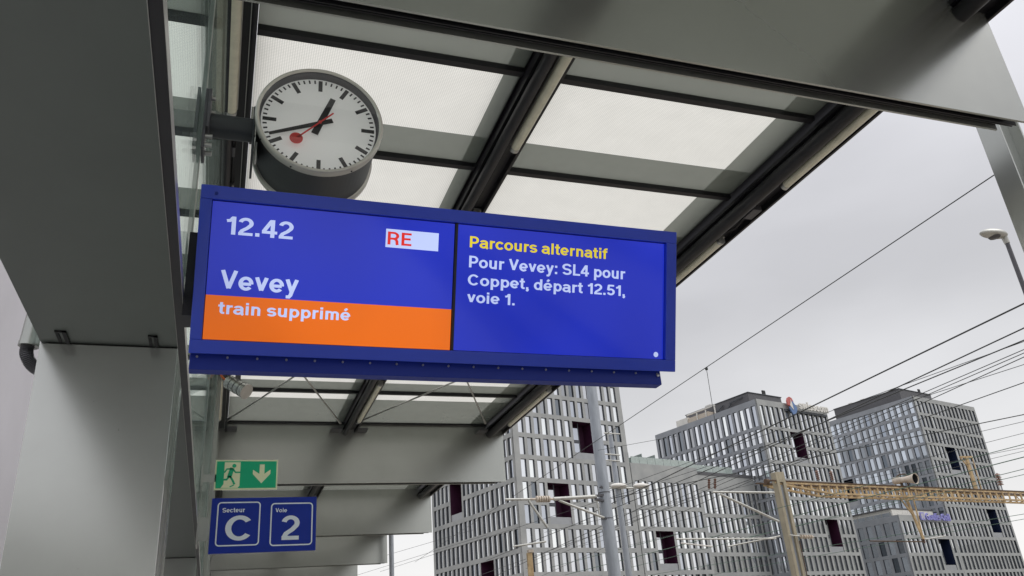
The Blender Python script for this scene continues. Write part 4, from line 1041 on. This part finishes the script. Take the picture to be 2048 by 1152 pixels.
# hanging frame below the gantry
s4 = gs_at(1815); hb_ = gpt(s4, -hh, .2); hf = empty('hanging_bracket', tuple(hb_), 'rusty V shaped hanger below the gantry in front of the purple lettering', 'bracket')
lowp = at(1847, 1078, Y=hb_.y)
MB().bar(hb_, lowp, .09, .07).build('hanger_bar', M['rust'], hf); MB().bar(gpt(s4+.45, -hh, .2), lowp, .04, .04).build('hanger_rod', M['rust'], hf)
MB().bar(gpt(s4-.4, -hh, .2), hb_.lerp(lowp, .45), .05, .04).build('hanger_rod', M['rust'], hf)
ribbed(lowp, lowp+Vector((0, 0, -.16)), .10, hf, M['ceramic'], 2, 'ceramic')
MB().tube(at(1740, 1082, Y=hb_.y), lowp-Vector((0, 0, .1)), .022, n=8).build('registration_tube', M['rust_dark'], hf)
MB().tube(lowp-Vector((0, 0, .02)), at(1890, 1072, Y=hb_.y), .022, n=8).build('registration_tube', M['galv_light'], hf)

# tall post at right
rp_ = empty('steel_post', (7.49, 4.99, GZ+.15), 'tall grey steel post at the right edge behind the near fascia', 'post')
X0, Y0 = 7.52, 4.96
q = MB(); q.box(X0-.16, X0+.16, Y0-.13, Y0-.115, GZ+.15, 7.); q.box(X0-.16, X0+.16, Y0+.115, Y0+.13, GZ+.15, 7.); q.box(X0-.008, X0+.008, Y0-.1149, Y0+.1149, GZ+.15, 7.)
q = MB(); q.box(X0-.16, X0-.14, Y0-.12, Y0+.12, GZ+.15, 7.); q.box(X0+.14, X0+.16, Y0-.12, Y0+.12, GZ+.15, 7.); q.box(X0-.1399, X0+.1399, Y0-.01, Y0+.01, GZ+.15, 7.)
q.build('h_section', M['panel'], rp_, bevel=.003)
# street lamp at right
lp0 = at(2012, 480, Y=13.5); sl = empty('street_lamp', (lp0.x, 13.5, GZ+.15), 'street lamp with flat oval head against the sky at the right edge', 'street lamp')
MB().tube((lp0.x, 13.5, GZ+.15), (lp0.x, 13.5, lp0.z-.05), .075, .055, n=16).build('pole', M['steel_mid'], sl)
hc = at(1990, 469, Y=13.5)
lamphead(hc, -1, sl, M['galv_light'], 1.1)
MB().lathe(hc+Vector((-.05, 0, -.075)), (0, 0, -1), [(0, .15), (.03, .13), (.04, .0001)], 20).build('lens', M['steel_mid'], sl)
MB().tube((lp0.x, 13.5, lp0.z-.10), (lp0.x-.03, 13.5, lp0.z+.12), .07, .08, n=12).build('head_socket', M['galv_light'], sl)

# ================================================================== OVERHEAD WIRES
def wire(a, b_, za, label, r=.012, m='wire', zb=None, ext=(0, 0)):
    p0 = at(*a, Z=za); p1 = at(*b_, Z=zb if zb is not None else za)
    d = p1-p0
    p1 = p1+d*ext[1]; p0 = p0-d*ext[0]
    c = (p0+p1)/2
    o = MB().tube(p0, p1, r, n=6).build('overhead_wire', M[m], loc=tuple(c)); tag(o, label, 'wire', 'overhead railway wires')
WZ = 5.2
wire((2048, 310), (1240, 850), WZ, 'single steep black wire crossing the open sky from below the display to the right edge', .008, ext=(0.5, 2.2))
wire((2048, 607), (1615, 817), WZ, 'thick black wire just above the emblem of the second tower', .016, ext=(0.5, 2.2))
wire((2048, 656), (1400, 960), WZ, 'black wire running second below the street lamp across the second tower', .014, ext=(0.5, 2.2))
wire((2048, 683), (1640, 830), WZ, 'thin grey wire crossing the thick wire above the second tower', .007, ext=(0.5, 2.2))
wire((2048, 699), (1500, 935), WZ, 'upper of two close thin wires over the roof of the third tower', .009, ext=(0.5, 2.2))
wire((2048, 706), (1480, 952), WZ, 'lower of two close thin wires over the roof of the third tower', .009, ext=(0.5, 2.2))
wire((2048, 714), (1440, 990), WZ, 'dark wire touching the penthouse corner of the third tower', .010, ext=(0.5, 2.2))
wire((2048, 765), (1300, 1030), WZ, 'dark wire passing over the right roof corner of the third tower', .011, ext=(0.4, 2.2))
wire((2048, 829), (1330, 975), WZ, 'thick dark wire crossing the upper storeys of the third tower', .013, ext=(0.4, 0.2))
wire((2048, 843), (1650, 935), WZ, 'thin wire just under the thick one across the third tower', .007, ext=(0.4, 2.2))
wire((2048, 866), (1660, 965), WZ, 'thin wire meeting the right edge level with the third tower top loggia', .007, ext=(0.4, 2.2))
wire((2048, 895), (1820, 940), WZ, 'upper of a thin pair of wires right of the third tower', .007, ext=(0.4, 2.2))
wire((2048, 902), (1700, 985), WZ, 'lower of a thin pair of wires right of the third tower', .007, ext=(0.4, 2.2))
wire((2048, 914), (1130, 1150), 4.0, 'greenish wire passing close above the gantry insulator', .013, 'wire_green', ext=(0.4, 0.0))
wire((2048, 949), (1560, 1060), 4.0, 'greenish wire meeting the right edge just above the gantry', .009, 'wire_green', ext=(0.4, 0.2))
wire((2048, 1028), (1300, 1150), 3.6, 'greenish contact wire below the gantry, upper one', .010, 'wire_green', ext=(0.4, 0.0))
wire((2048, 1038), (1420, 1150), 3.6, 'greenish contact wire below the gantry, lower one', .010, 'wire_green', ext=(0.4, 0.0))
wire((1600, 1005), (1100, 1135), 3.9, 'green oxidised wire slanting behind the concrete mast', .009, 'wire_green', ext=(2.5, 0.0))
wire((1740, 1015), (1240, 1140), 3.7, 'green oxidised wire running under the gantry hanger', .009, 'wire_green', ext=(2.5, 0.0))
wire((1500, 905), (1000, 1110), 4.4, 'black messenger wire crossing in front of the thick galvanised mast', .011, ext=(1.5, 0.1))
wire((1330, 960), (870, 1108), 4.2, 'thin wire ending low left of the first tower', .006, ext=(2.5, 0.4))
wire((1310, 880), (1238, 893), 4.9, 'faint thin wire in the sky gap between the first two towers', .005, ext=(0.6, 0.6))
wire((860, 1085), (740, 1120), 4.6, 'faint wire low in the sky gap beside the thin pole', .006, ext=(0.6, 0.6))
wire((860, 1105), (715, 1150), 4.2, 'faintest lowest wire behind the thin pole', .006, ext=(0.6, 0.3))
# dropper hanging from the steep wire
pA = at(1413, 738, Z=5.2); pB = at(1432, 856, Y=pA.y)
dw = empty('dropper_wire', tuple(pB), 'thin dropper wire hanging down from the steep wire over the second tower', 'wire')
MB().tube(pA, pB, .006, n=6).build('wire_strand', M['wire'], dw); MB().tube(pA-Vector((0, 0, .02)), pA+Vector((0, 0, .03)), .03, n=8).build('clip', M['wire'], dw)
